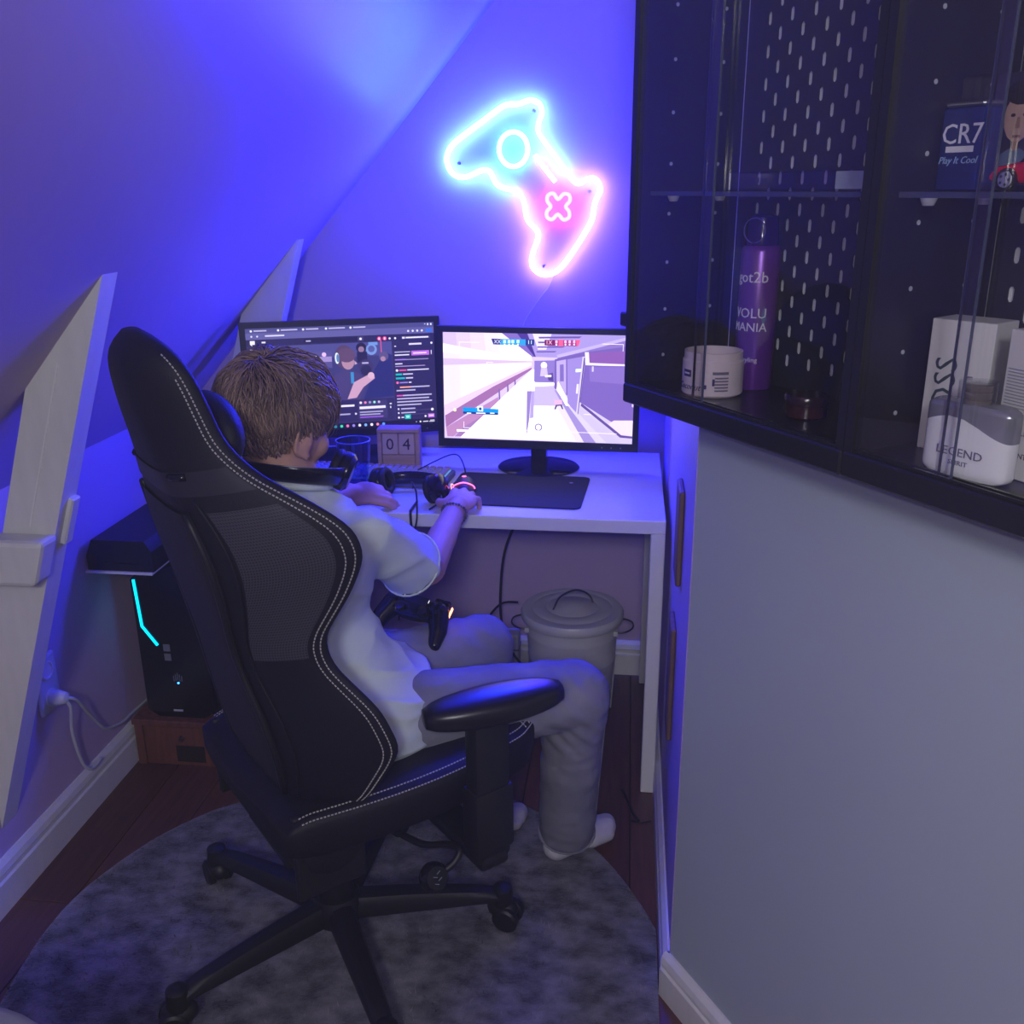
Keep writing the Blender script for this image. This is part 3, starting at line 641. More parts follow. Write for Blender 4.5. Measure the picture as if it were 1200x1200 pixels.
# ================================================================== wall shelf, console, computer on its stand
sh = tag(obj('wall_shelf', B().rbox((XL + .0005, 2.06, .586), (-1.135, 2.36, .5925), .001, 1), WHITEL, loc=(-1.22, 2.2, .586), world=True), 'thin white shelf on the knee wall holding a black box', 'shelf')
con = thing('game_console', 'low black console box on the thin shelf at the knee wall', 'console', (-1.21, 2.2, .5925))
obj('case', B().prism([(-1.303, .593), (-1.133, .593), (-1.133, .645), (-1.15, .672), (-1.285, .672), (-1.303, .63)], 1, 2.066, 2.35), BLACKP, con, world=True)
obj('disc_slot', B().box((-1.26, 2.0645, .612), (-1.17, 2.0665, .615)), BLACKG, con, world=True)
STW = mat('red_brown_wood', rgb(112, 66, 52), .5, var=.22, vscale=6, stretch=(12, 12, 1.5))
st = thing('wooden_stand', 'low red-brown wooden stand under the computer tower', 'stand', (-1.16, 2.32, 0))
obj('top_board', B().rbox((-1.288, 2.125, .122), (-1.035, 2.60, .14), .002, 1), STW, st, world=True)
obj('side_board', B().rbox((-1.285, 2.13, 0), (-1.262, 2.60, .122), .002, 1), STW, st, world=True); obj('side_board', B().rbox((-1.060, 2.13, 0), (-1.037, 2.60, .122), .002, 1), STW, st, world=True)
obj('front_board', B().rbox((-1.262, 2.135, .0), (-1.060, 2.155, .122), .002, 1), STW, st, world=True)
obj('cut_out', B().rbox((-1.175, 2.1335, .012), (-1.095, 2.136, .062), .001, 1), mat('dark_gap', rgb(40, 24, 20), .8), st, world=True)
obj('knob', B().cyl((-1.155, 2.135, .085), (-1.155, 2.125, .085), .008, .006, 12), METAL, st, world=True)
pc = thing('computer_tower', 'black gaming computer tower with cyan light strip on its front', 'computer', (-1.15, 2.36, .14))
px0, px1, py0, py1, pz0, pz1 = -1.247, -1.062, 2.15, 2.58, .14, .575
obj('case', B().rbox((px0, py0 + .02, pz0), (px1, py1, pz1), .004, 1), BLACKP, pc, world=True)
fp = [(px0, pz0 + .02), (px0 + .03, pz0), (px1 - .03, pz0), (px1, pz0 + .02), (px1, pz1 - .04), (px1 - .04, pz1), (px0 + .04, pz1), (px0, pz1 - .04)]
fpo = obj('front_panel', B().prism(fp, 1, py0, py0 + .02), BLACKG, pc, world=True)
CY = emat('cyan_led', (.0, .55, 1), 2.6)
obj('light_strip', B().tube([(px0 + .010, py0 - .002, .535), (px0 + .016, py0 - .002, .405), (px0 + .052, py0 - .002, .352)], .0036, 8), CY, pc, world=True)
GREYS = mat('grey_sticker', rgb(120, 122, 130), .5)
for z in (.335, .308): obj('port_cover', B().box((px0 + .066, py0 - .0015, z), (px0 + .084, py0 + .001, z + .02)), GREYS, pc, world=True)
lg = B()
for k in range(5): lg.obox((px0 + .084 + k*.0055, py0 - .001, .262 - .003*abs(k-2)), (.0022, .002, .022 - .003*abs(k-2)))
obj('emblem', lg, GREYS, pc, world=True)
obj('power_light', B().cyl((px0 + .095, py0 - .002, .243), (px0 + .095, py0 + .001, .243), .0024, .0024, 10), emat('blue_led', (.02, .2, 1), 12), pc, world=True)
obj('maker_plate', B().box((px0 + .072, py0 - .0015, .158), (px0 + .098, py0 + .001, .163)), mat('pale_plate', rgb(190, 190, 200), .4), pc, world=True)
# ================================================================== socket, plug, white cable
so = thing('wall_socket', 'white double wall socket low on the knee wall', 'socket', (XL, 1.832, .405))
obj('plate', B().rbox((XL + .0003, 1.795, .335), (XL + .012, 1.872, .475), .006, 2), CABLEW, so, world=True)
for z in (.37, .44):
    obj('outlet', B().lathe([(.001, 0), (.022, 0), (.022, .003), (.018, .003), (.018, .001), (.001, .001)], (0, 0, 0), 24, Matrix.Rotation(R(90), 3, 'Y')).xf(Matrix.Translation((XL + .0122, 1.833, z))), WHITEL, so, world=True)
plug = thing('power_plug', 'white plug with two trailing cables in the wall socket', 'plug', (XL + .0155, 1.833, .37))
obj('body', B().lathe([(.001, 0), (.0185, 0), (.0185, .012), (.013, .034), (.006, .038), (.001, .038)], (XL + .0155, 1.833, .37), 20, Matrix.Rotation(R(90), 3, 'Y')), CABLEW, plug, world=True, smooth=True)
obj('cord', B().tube(smooth_path([(XL + .05, 1.834, .37), (XL + .055, 1.86, .35), (XL + .035, 1.93, .27), (XL + .022, 2.0, .19), (XL + .02, 2.05, .165), (XL + .018, 2.10, .150), (XL + .010, 2.16, .14), (XL + .010, 2.30, .13)], 6), .004, 8), CABLEW, plug, world=True, smooth='all')
obj('cord', B().tube(smooth_path([(XL + .048, 1.83, .365), (XL + .05, 1.84, .34), (XL + .03, 1.86, .26), (XL + .022, 1.89, .16), (XL + .024, 1.92, .122), (XL + .021, 1.97, .121)], 6), .004, 8), CABLEW, plug, world=True, smooth='all')
# ================================================================== waste bin
ENAM = mat('white_enamel', rgb(206, 206, 204), .35, var=.03, vscale=5)
bn = thing('metal_bin', 'white metal bin with domed lid and wire handles under the desk', 'bin', (-.135, 2.53, 0))
prof = [(.001, 0), (.110, 0), (.112, .004), (.118, .06), (.126, .19), (.1275, .195), (.1255, .20), (.130, .265), (.1315, .272), (.1295, .278), (.134, .315), (.138, .318), (.138, .322), (.001, .322)]
obj('body', B().lathe(prof, n=48), ENAM, bn, smooth=True)
for k in range(10):
    a = 2*math.pi*k/10
    obj('rib', B().tube([(.1165*math.cos(a), .1165*math.sin(a), .02), (.1245*math.cos(a), .1245*math.sin(a), .165)], .0022, 6), ENAM, bn)
lid = obj('lid', B().lathe([(.143, .308), (.146, .312), (.147, .328), (.142, .336), (.120, .340), (.114, .337), (.108, .340), (.080, .343), (.074, .340), (.068, .343), (.040, .347), (.030, .352), (.001, .354)], n=48, cap=True), ENAM, bn, smooth=True)
WIRE = mat('wire_steel', rgb(90, 90, 96), .3, metal=.8)
obj('lid_handle', B().tube(smooth_path([(-.052, -.035, .342), (-.048, -.03, .352), (-.035, -.01, .372), (0, .012, .385), (.03, .028, .376), (.05, .03, .36), (.058, .024, .342)], 6), .0028, 8), WIRE, lid, smooth='all')
for sx in (-1, 1):
    obj('side_handle', B().tube(smooth_path([(sx*.124, -.045, .285), (sx*.15, -.045, .287), (sx*.172, -.02, .289), (sx*.172, .02, .289), (sx*.15, .045, .287), (sx*.124, .045, .285)], 5), .0026, 8), WIRE, bn, smooth='all')
    for sy in (-1, 1): obj('handle_bracket', B().obox((sx*.1255, sy*.045, .285), (.012, .02, .014)), ENAM, bn)
# ================================================================== cables and bits under the desk
cable('monitor_cable', 'black cable hanging from the desk down to the floor left of bin', [(-.245, 2.70, .70), (-.25, 2.705, .64), (-.31, 2.71, .54), (-.352, 2.71, .43), (-.365, 2.70, .3), (-.36, 2.69, .2), (-.33, 2.67, .12), (-.25, 2.66, .03), (-.20, 2.69, .006)], .0042, CABLEB)
cable('branch_cable', 'black cable curving from behind the bin towards the left knee', [(-.30, 2.60, .315), (-.35, 2.62, .30), (-.39, 2.63, .25), (-.40, 2.63, .19), (-.37, 2.63, .12), (-.34, 2.64, .05), (-.36, 2.66, .006)], .0035, CABLEB)
cb = thing('power_adapter', 'pale boxy power adapter standing by the back baseboard', 'adapter', (-.345, 2.735, 0))
obj('body', B().rbox((-.035, -.03, 0), (.035, .03, .155), .008, 2), CABLEW, cb); obj('vent_band', B().rbox((-.0365, -.0315, .10), (.0365, .0315, .106), .001, 1), GREYS, cb)
cable('floor_cable', 'short black cable end lying on floorboards beside the desk leg', [(.020, 2.145, .004), (.035, 2.10, .004), (.048, 2.05, .004), (.062, 2.02, .004)], .0038, CABLEB)
cable('cable_tie', 'tiny dark twist of wire at the end of floor cable', [(.045, 2.02, .003), (.066, 2.012, .004), (.092, 2.025, .003)], .002, CABLEB)
# pale upholstered seat edge at the near left
ot = thing('pouf', 'pale grey rounded stool edge in the lower left corner', 'pouf', (-.795, .705, 0))
obj('cushion', B().lathe([(.001, .02), (.17, .02), (.183, .05), (.187, .46), (.182, .485), (.165, .498), (.001, .50)], n=40), mat('pale_fabric', rgb(160, 160, 172), .9, bump=.2, bscale=300), ot, smooth=True)
for a in range(4): obj('foot', B().cyl((.12*math.cos(a*1.571+.78), .12*math.sin(a*1.571+.78), 0), (.12*math.cos(a*1.571+.78), .12*math.sin(a*1.571+.78), .02), .012, .014, 10), BLACKP, ot)
# ================================================================== gaming chair
CHX, CHY, CHAZ = -.552, 1.547, R(-48)
chair = thing('gaming_chair', 'black racing style gaming chair with pale stitching, seen from behind', 'chair', (CHX, CHY, .018), CHAZ)
def key(tbl, v):
    xs = [t[0] for t in tbl]; return tuple(float(np.interp(v, xs, [t[i] for t in tbl])) for i in range(1, len(tbl[0])))
REC = R(12); BZ0, BY0 = .42, -.075
WT = [(0,.165,.03,.040),(.05,.238,.06,.048),(.14,.284,.12,.048),(.22,.270,.11,.046),(.31,.222,.07,.045),(.36,.218,.07,.045),(.43,.250,.125,.045),(.49,.272,.155,.046),(.54,.268,.15,.046),(.59,.238,.11,.046),(.64,.178,.06,.046),(.69,.142,.035,.047),(.75,.133,.03,.047),(.80,.124,.025,.044),(.835,.105,.015,.038),(.855,.07,.005,.028),(.862,.03,0,.012)]
vsam = np.linspace(0, .862, 70)
_k = np.array([key(WT, v) for v in vsam]); 
for _ in range(3): _k[1:-1] = (_k[:-2] + 2*_k[1:-1] + _k[2:])/4
def BS(v, th, off=0.0):
    w_, a_, t_ = (float(np.interp(v, vsam, _k[:, i])) for i in range(3))
    def raw(th, e=0):
        c, s_ = math.cos(th), math.sin(th)
        u = math.copysign(abs(c)**.55, c); x = (w_ + e)*u
        y = (t_*(1 - .35*u*u) + e)*math.copysign(abs(s_)**.75, s_) + a_*max(0, (abs(u) - .40)/.60)**1.6
        return x, y
    x, y = raw(th, off)
    zz = BZ0 + v*math.cos(REC) + y*math.sin(REC); yy = BY0 - v*math.sin(REC) + y*math.cos(REC)
    return Vector((x, yy, zz))
NT = 56
bk = B(); bk.rings([[BS(v, 2*math.pi*i/NT) for i in range(NT)] for v in vsam])
back = obj('backrest', bk, BLACKL, chair, smooth='all')
def dashes(pts, wd=.0012, on=.62):
    b = B(); L = 0; P = [Vector(p) for p in pts]; step = .0062; carry = 0
    dist = [0]
    for i in range(1, len(P)): dist.append(dist[-1] + (P[i]-P[i-1]).length)
    tot = dist[-1]; s = 0
    ev = lambda q: Vector([float(np.interp(q, dist, [p[k] for p in P])) for k in range(3)])
    while s + step*on < tot:
        a, c = ev(s), ev(s + step*on); d = (c-a)
        if d.length > 1e-5:
            d.normalize(); u = d.orthogonal().normalized(); w_ = d.cross(u)
            b.rings([[q + wd*u, q + wd*w_, q - wd*u, q - wd*w_] for q in (a, c)])
        s += step
    return b
for sg in (1, -1):
    for th0, v0, v1 in ((-7, .03, .835), (-17, .03, .80)):
        vv = np.linspace(v0, v1, 90); th = [R(th0) if sg > 0 else math.pi - R(th0) for _ in vv]
        obj('stitching', dashes([BS(v, t_, .0006) for v, t_ in zip(vv, th)]), STITCH, back)
    # perforated mesh panel on the outside of the shoulder wing
    pb = B(); vv = np.linspace(.335, .60, 26); tt = np.linspace(-24, -64, 16); uv = []
    for v in vv:
        for t_ in tt:
            pb.v.append(tuple(BS(v, R(t_) if sg > 0 else math.pi - R(t_), .0016)))
    for i in range(len(vv)-1):
        for j in range(len(tt)-1):
            a = i*len(tt) + j; pb.f.append((a, a+1, a+len(tt)+1, a+len(tt)))
    pb.uv = []
    for i, v in enumerate(vv):
        acc = 0
        for j in range(len(tt)):
            if j: acc += (Vector(pb.v[i*len(tt)+j]) - Vector(pb.v[i*len(tt)+j-1])).length
            pb.uv.append((acc, v))
    if 'perforated_leatherette' not in MATS: weave_mat('perforated_leatherette', rgb(22, 21, 25), rgb(62, 60, 68), 210)
    obj('mesh_panel', pb, MATS['perforated_leatherette'], back, smooth='all')
    ps = [BS(v, R(-66) if sg > 0 else math.pi - R(-66), .001) for v in np.linspace(.05, .62, 40)]
    obj('seam_piping', B().tube(ps, .0028, 6), BLACKL, back, smooth='all')
# plastic rear cover with two raised ridges and the slot under the head section
def patch(v0, v1, t0, t1, off, nv=20, nt=16):
    b = B(); rs = []
    for v in np.linspace(v0, v1, nv):
        for t_ in np.linspace(t0, t1, nt): b.v.append(tuple(BS(v, R(t_), off)))
    for i in range(nv-1):
        for j in range(nt-1): a = i*nt + j; b.f.append((a, a+1, a+nt+1, a+nt))
    return b
obj('rear_cover', patch(.08, .60, -72, -108, .004), mat('rear_cloth', rgb(28, 27, 32), .7, bump=.2, bscale=300), back, smooth='all')
for t_ in (-74, -106): obj('rear_ridge', B().tube([BS(v, R(t_), .004) for v in np.linspace(.06, .60, 24)], .006, 8), BLACKP, back, smooth='all')
obj('rear_band', patch(.625, .662, -20, -160, .002, 5, 40), mat('dark_band', rgb(38, 36, 44), .55), back, smooth='all')
for sg in (-1, 1):
    sl = [BS(.655, R(-90 + sg*x_), .003) for x_ in (18, 22, 26, 30)]; obj('strap_slot', B().tube(sl, .006, 8), BLACKG, back, smooth='all')
# head pillow strapped to the front
hp = B().ell((0, BY0 - .68*math.sin(REC) + .066, BZ0 + .69*math.cos(REC)), (.112, .040, .062), None, 24, 14); obj('head_pillow', hp, BLACKL, chair, smooth='all')
# seat
def SS(q, th, off=0):
    y = -.165 + q*.53; e = 1 - max(0, (q - .88)/.12)**2*.55 - max(0, (.10 - q)/.10)**2*.5
    wd = (.215 + .048*math.sin(math.pi*min(1, q*1.1)*.8)); tk = .052*e; wd *= (1 - max(0, (q - .85)/.15)**2*.25)
    c, s_ = math.cos(th), math.sin(th); u = math.copysign(abs(c)**.5, c)
    x = (wd + off)*u; z = (tk + off)*math.copysign(abs(s_)**.6, s_) + .030*max(0, (abs(u) - .5)/.5)**1.3 * (1 if s_ > -.2 else .3)
    return Vector((x, y, .410 + z + .03*q))
st_ = B(); qs = np.linspace(0, 1, 34); st_.rings([[SS(q, 2*math.pi*i/48) for i in range(48)] for q in qs])
seat = obj('seat', st_, BLACKL, chair, smooth='all')
for sg in (1, -1):
    for t0 in (20, 34):
        obj('stitching', dashes([SS(q, R(t0) if sg > 0 else math.pi - R(t0), .0006) for q in np.linspace(.05, .97, 40)]), STITCH, seat)
for q in (.90, .93): obj('stitching', dashes([SS(q, R(a), .0006) for a in range(25, 156, 5)]), STITCH, seat)
# arms
for sg in (1, -1):
    ar = obj('armrest_post', B().rbox((-.020, -.036, 0), (.020, .036, .295), .008, 2).xf(Matrix.Translation((sg*.300, .175, .315))), BLACKP, chair, smooth=True)
    obj('post_sleeve', B().rbox((-.025, -.041, .0), (.025, .041, .13), .008, 2).xf(Matrix.Translation((sg*.300, .175, .335))), BLACKP, ar, smooth=True)
    obj('arm_bracket', B().rbox((min(sg*.10, sg*.322), .145, .300), (max(sg*.10, sg*.322), .205, .330), .008, 2), BLACKP, chair, smooth=True)
    pr = B(); rs = []
    for k in range(17):
        t = k/16; y = -.122 + .244*t; e = math.sin(math.pi*min(1, max(0, .03 + .94*t)))**.38
        rs.append([(.046*e*math.copysign(abs(math.cos(a))**.7, math.cos(a)), y, .027*e**.7*math.copysign(abs(math.sin(a))**.7, math.sin(a)) + .010*(t-.4)) for a in [2*math.pi*i/20 for i in range(20)]])
    pr.rings(rs); pr.xf(Matrix.Translation((sg*.315, .180, .628)) @ Matrix.Rotation(R(-16*sg), 4, 'Z'))
    obj('armrest_pad', pr, mat('soft_black_pad', rgb(26, 25, 30), .32), chair, smooth='all')
for sg in (1, -1):
    obj('hinge_cover', B().lathe([(.001, -.014), (.05, -.014), (.056, -.006), (.056, .008), (.045, .015), (.001, .016)], (sg*.205, -.085, .40), 24, Matrix.Rotation(R(90), 3, 'Y')), BLACKP, chair, smooth=True)
    obj('hinge_bar', B().rbox((sg*.195 - .008, -.15, .30), (sg*.195 + .008, -.02, .47), .006, 2), BLACKP, chair)
obj('tilt_mechanism', B().rbox((-.10, -.13, .285), (.10, .12, .335), .012, 2).rbox((-.195, -.12, .30), (.195, -.06, .325), .006, 1), BLACKP, chair, smooth=True)
lv = obj('tilt_lever', B().tube(smooth_path([(.10, .07, .305), (.20, .09, .315), (.265, .11, .345), (.296, .115, .350), (.302, .10, .335), (.300, .08, .325)], 6), .0065, 8), BLACKP, chair, smooth='all')
kn = obj('lever_knob', B().lathe([(.001, -.015), (.020, -.015), (.026, -.006), (.026, .006), (.020, .014), (.001, .015)], n=24).xf(Matrix.Translation((.298, .06, .320)) @ Matrix.Rotation(R(65), 4, 'Y')), BLACKG, chair, smooth=True)
mk = B()
for k in range(4): mk.obox((-.009 + k*.006, .004*(-1)**k, .0155), (.0015, .008, .0012), Matrix.Rotation(R(25*(-1)**k), 3, 'Z'))
obj('printed_mark', mk.xf(Matrix.Translation((.298, .06, .320)) @ Matrix.Rotation(R(65), 4, 'Y')), GREYS, kn)
obj('gas_lift', B().lathe([(.001, .075), (.028, .075), (.028, .17), (.022, .172), (.022, .285), (.001, .285)], n=24), BLACKP, chair, smooth=True)
obj('lift_cover', B().lathe([(.036, .115), (.038, .12), (.034, .19), (.032, .195)], n=24, cap=True), BLACKP, chair, smooth=True)
obj('hub', B().lathe([(.001, .055), (.045, .055), (.052, .065), (.052, .10), (.045, .118), (.001, .120)], n=30), BLACKP, chair, smooth=True)
casterM = None
for a in (13, 85, 157, 229, 301):
    A = R(a) - CHAZ; u = Vector((math.cos(A), math.sin(A), 0)); v_ = Vector((-u.y, u.x, 0)); lb = B(); rs = []
    for t in np.linspace(0, 1, 10):
        r_ = .03 + .305*t; wd = .026 - .008*t; zt_ = .112 - .022*t**2; zb = .066 + .004*t
        if t > .95: zt_ -= .006
        rs.append([u*r_ + v_*(wd*x_) + Vector((0, 0, zb + (zt_-zb)*z_)) for x_, z_ in ((-1, 0), (-1, .6), (-.7, .92), (-.2, 1), (.2, 1), (.7, .92), (1, .6), (1, 0))])
    lb.rings(rs); obj('base_leg', lb, BLACKP, chair, smooth=True)
    cp = u*.338
    ct = obj('caster', B().lathe([(.001, .052), (.020, .052), (.022, .06), (.020, .092), (.012, .097), (.001, .098)], (cp.x, cp.y, 0), 16).rbox((-.016, -.028, .030), (.016, .022, .055), .006, 1).xf(Matrix.Identity(4)) if False else B().lathe([(.001, .050), (.020, .050), (.022, .06), (.020, .092), (.012, .097), (.001, .098)], (cp.x, cp.y, 0), 16), BLACKP, chair, smooth=True)
    hood = B().ell((0, 0, 0), (.024, .034, .024), None, 14, 8).xf(Matrix.Translation((cp.x, cp.y, .042)) @ Matrix.Rotation(A + 1.1, 4, 'Z')); obj('hood', hood, BLACKP, ct, smooth='all')
    for s_ in (-1, 1):
        M = Matrix.Translation((cp.x, cp.y, .0278)) @ Matrix.Rotation(A + 1.1, 4, 'Z') @ Matrix.Translation((s_*.017, -.012, 0)) @ Matrix.Rotation(R(90), 4, 'Y')
        obj('wheel', B().lathe([(.001, -.009), (.023, -.010), (.0275, -.006), (.0275, .006), (.023, .010), (.001, .009)], n=20).xf(M), BLACKP, ct, smooth=True)
# ================================================================== person
V = Vector
def azv(a): return V((math.cos(R(a)), math.sin(R(a)), 0)), V((math.sin(R(a)), -math.cos(R(a)), 0))   # forward, right
def eloft(b, rings, n=24):
    out = []
    for c, az, rw, fd in rings:
        f, r_ = azv(az); c = V(c); out.append([c + r_*(rw*math.cos(2*math.pi*i/n)) + f*(fd*math.sin(2*math.pi*i/n)) for i in range(n)])
    b.rings(out); return b
person = thing('person', 'seated young person in pale T-shirt and grey jeans facing the monitors', 'person', (-.50, 1.61, 0))
SKIN = mat('skin', rgb(206, 160, 140), .55, var=.05, vscale=14)
PEL = V((-.50, 1.615, .545)); NB = V((-.612, 1.66, .965)); HC = V((-.627, 1.665, 1.073))
SHR, ELR, WRR = V((-.470, 1.645, .868)), V((-.400, 1.835, .728)), V((-.385, 2.092, .772))
SHL, ELL, WRL = V((-.745, 1.695, .868)), V((-.79, 1.93, .765)), V((-.655, 2.15, .785))
HPR, KNR, ANR = V((-.440, 1.56, .53)), V((-.085, 1.735, .505)), V((-.105, 1.862, .085))
HPL, KNL, ANL = V((-.557, 1.675, .53)), V((-.30, 1.915, .515)), V((-.335, 1.905, .085))
HAZ = 58
HM = Matrix.Translation(HC) @ Matrix.Rotation(R(HAZ - 90), 4, 'Z') @ Matrix.Rotation(R(-9), 4, 'X') @ Matrix.Rotation(R(3), 4, 'Y')
hp_ = lambda x, y, z: HM @ V((x, y, z))
h3 = HM.to_3x3()
def chain(b, pts, rs):
    for i in range(len(pts)-1): b.cap(pts[i], pts[i+1], rs[i], rs[i+1], 12)
body = B()
# head
body.ell(hp_(0, -.010, .022), (.073, .092, .082), h3, 28, 18).ell(hp_(0, .012, -.018), (.066, .072, .072), h3).ell(hp_(0, .028, -.050), (.054, .056, .052), h3)
body.ell(hp_(0, .058, -.083), (.026, .022, .020), h3).ell(hp_(0, .050, .03), (.058, .040, .046), h3)
for s_ in (-1, 1):
    body.ell(hp_(s_*.036, .058, -.035), (.024, .022, .026), h3); body.ell(hp_(s_*.026, .077, .012), (.022, .012, .010), h3)
    er = h3 @ Matrix.Rotation(R(-18*s_), 3, 'Z') @ Matrix.Rotation(R(-12), 3, 'X')
    body.ell(hp_(s_*.074, -.008, -.022), (.009, .019, .030), er)
    rim = [hp_(s_*(.079 + .004*math.sin(q)), -.012 + .017*math.cos(q), -.019 + .028*math.sin(q)) for q in np.linspace(-.9, 3.9, 12)]
    chain(body, rim, [.0045]*12); body.ell(hp_(s_*.076, .000, -.046), (.006, .008, .009), h3)
body.cap(hp_(0, .082, .005), hp_(0, .098, -.026), .008, .012).ell(hp_(0, .082, -.052), (.019, .010, .005), h3).ell(hp_(0, .080, -.063), (.016, .010, .006), h3)
chain(body, [hp_(0, -.028, -.04), NB + V((.0, .0, .01)), NB - V((0, 0, .05))], [.050, .048, .052])
# trunk
eloft(body, [(PEL - V((0, 0, .055)), 42, .11, .08), (PEL, 42, .135, .095), (V((-.55, 1.618, .66)), 48, .098, .075), (V((-.58, 1.638, .79)), 60, .108, .075), (V((-.59, 1.66, .865)), 74, .115, .07), (V((-.605, 1.662, .915)), 76, .055, .05)])
chain(body, [SHR + V((-.05, .01, -.01)), SHR, ELR, WRR], [.040, .042, .038, .025]); body.ell(ELR*.55 + WRR*.45, (.033, .075, .033), (WRR-ELR).to_track_quat('Y', 'Z').to_matrix())
chain(body, [SHL + V((.05, -.01, -.01)), SHL, ELL, WRL], [.048, .045, .036, .024])
chain(body, [HPR, KNR, ANR], [.070, .050, .032]); chain(body, [HPL, KNL, ANL], [.070, .050, .032])
def foot(b, an, az, g=0):
    f, r_ = azv(az); h_ = an - f*.028; z = .052
    b.cap(an, V((an.x, an.y, .06)) , .033 + g, .034 + g, 12)
    for a_, c_, r0, r1 in ((h_, an + f*.06, .030, .030), (an + f*.06, an + f*.115, .029, .022)):
        b.cap(V((a_.x, a_.y, .018 + r0 + g)), V((c_.x, c_.y, .018 + r1 + g)), r0 + g, r1 + g, 12)
    b.cap(V((an.x, an.y, .05)) + f*.06 - r_*.014, V((an.x, an.y, .042)) + f*.125 - r_*.012, .022 + g, .020 + g, 12); b.cap(V((an.x, an.y, .045)) + f*.06 + r_*.016, V((an.x, an.y, .038)) + f*.105 + r_*.016, .020 + g, .016 + g, 12)
foot(body, ANR, 40); foot(body, ANL, 26)
# hands: palm plus five jointed fingers
def hand(b, wr, fwd, up, side, curls, spread, sc=.84, thumb=None):
    fwd = fwd.normalized(); up = (up - fwd*up.dot(fwd)).normalized(); rt = fwd.cross(up)*side     # rt points to the thumb side
    M = Matrix((rt, fwd, up)).transposed()
    pc_ = wr + fwd*.045*sc
    b.cap(wr - fwd*.01, wr + fwd*.02*sc, .023*sc, .024*sc, 12)
    b.ell(pc_, (.038*sc, .046*sc, .0155*sc), M, 18, 12); b.ell(wr + fwd*.030*sc + rt*.018*sc - up*.006*sc, (.018*sc, .026*sc, .015*sc), M)
    kn = [(.027, .082, .0092), (.0095, .088, .0095), (-.0085, .084, .0090), (-.026, .074, .0080)]
    ln = [(.040, .024, .019), (.044, .027, .020), (.040, .025, .019), (.032, .019, .017)]
    tips = []
    for i, ((x, y, r_), L) in enumerate(zip(kn, ln)):
        p = wr + rt*x*sc + fwd*(y - .012)*sc + up*.003*sc; ang = 0; d0 = (fwd + rt*spread*(1.5 - i)*.10).normalized()
        pts = [wr + rt*x*.7*sc + fwd*.04*sc, p]; rr = [.012*sc, r_*sc*1.05]
        for k in range(3):
            ang += curls[i][k]; d = d0*math.cos(ang) - up*math.sin(ang); p = p + d*L[k]*sc; pts.append(p); rr.append(r_*sc*(1, .94, .84)[k])
        chain(b, pts, rr); tips.append((p, d, up*math.cos(ang) + d0*math.sin(ang), r_*sc))
    tb = wr + rt*.024*sc + fwd*.026*sc - up*.004*sc; td = thumb if thumb is not None else (fwd*.75 + rt*.62 - up*.25)
    td = td.normalized(); t1 = tb + td*.036*sc; t2 = t1 + (td*.8 + fwd*.5 - up*.15).normalized()*.028*sc; t3 = t2 + (td*.55 + fwd*.8 - up*.2).normalized()*.020*sc
    chain(b, [tb, t1, t2, t3], [.0145*sc, .0120*sc, .0105*sc, .0088*sc]); tips.append((t3, (t3-t2).normalized(), up, .0088*sc))
    return tips
c_ = [(.35, .55, .35)]*4
tipsR = hand(body, WRR, V((.10, 1, .10)), V((.12, -.1, 1)), -1, [(.25, .5, .35), (.25, .5, .35), (.3, .6, .4), (.38, .65, .4)], 1.0, sc=1.02, thumb=V((-.6, .75, -.22)))
tipsL = hand(body, WRL, V((1, .16, -.06)), V((-.1, -.75, .66)), 1, [(.30, .5, .35), (.38, .6, .4), (.5, .7, .45), (.6, .8, .5)], .4, thumb=V((.75, .45, .25)))
skin = blob('body', body, .0042, SKIN, person, 3)
# nails, eyes, lips
nm = mat('finger_nail', rgb(226, 186, 172), .3)
for p, d, u, r_ in tipsR + tipsL:
    q = u.normalized(); Mx = Matrix((d.cross(q), d, q)).transposed(); obj('finger_nail', B().ell(p + q*r_*.72 + d*r_*.25, (r_*.62, r_*.8, r_*.28), Mx, 10, 6), nm, skin, world=True, smooth='all')
EW = mat('eye_white', rgb(225, 222, 220), .2); EI = mat('iris', rgb(70, 90, 110), .2)
for s_ in (-1, 1):
    e = obj('eye', B().ell(hp_(s_*.029, .0735, .000), (.0125, .010, .007), h3), EW, skin, world=True, smooth='all'); obj('iris', B().ell(hp_(s_*.029, .0825, .000), (.0045, .0020, .0045), h3), EI, e, world=True, smooth='all')
    obj('eyebrow', B().tube([hp_(s_*.014, .088, .018), hp_(s_*.03, .086, .0225), hp_(s_*.044, .076, .017)], .0028, 6), mat('brow_hair', rgb(88, 66, 52), .8), skin, world=True)
obj('lips', B().ell(hp_(0, .089, -.058), (.017, .0045, .0055), h3), mat('lip', rgb(186, 120, 112), .4), skin, world=True, smooth='all')
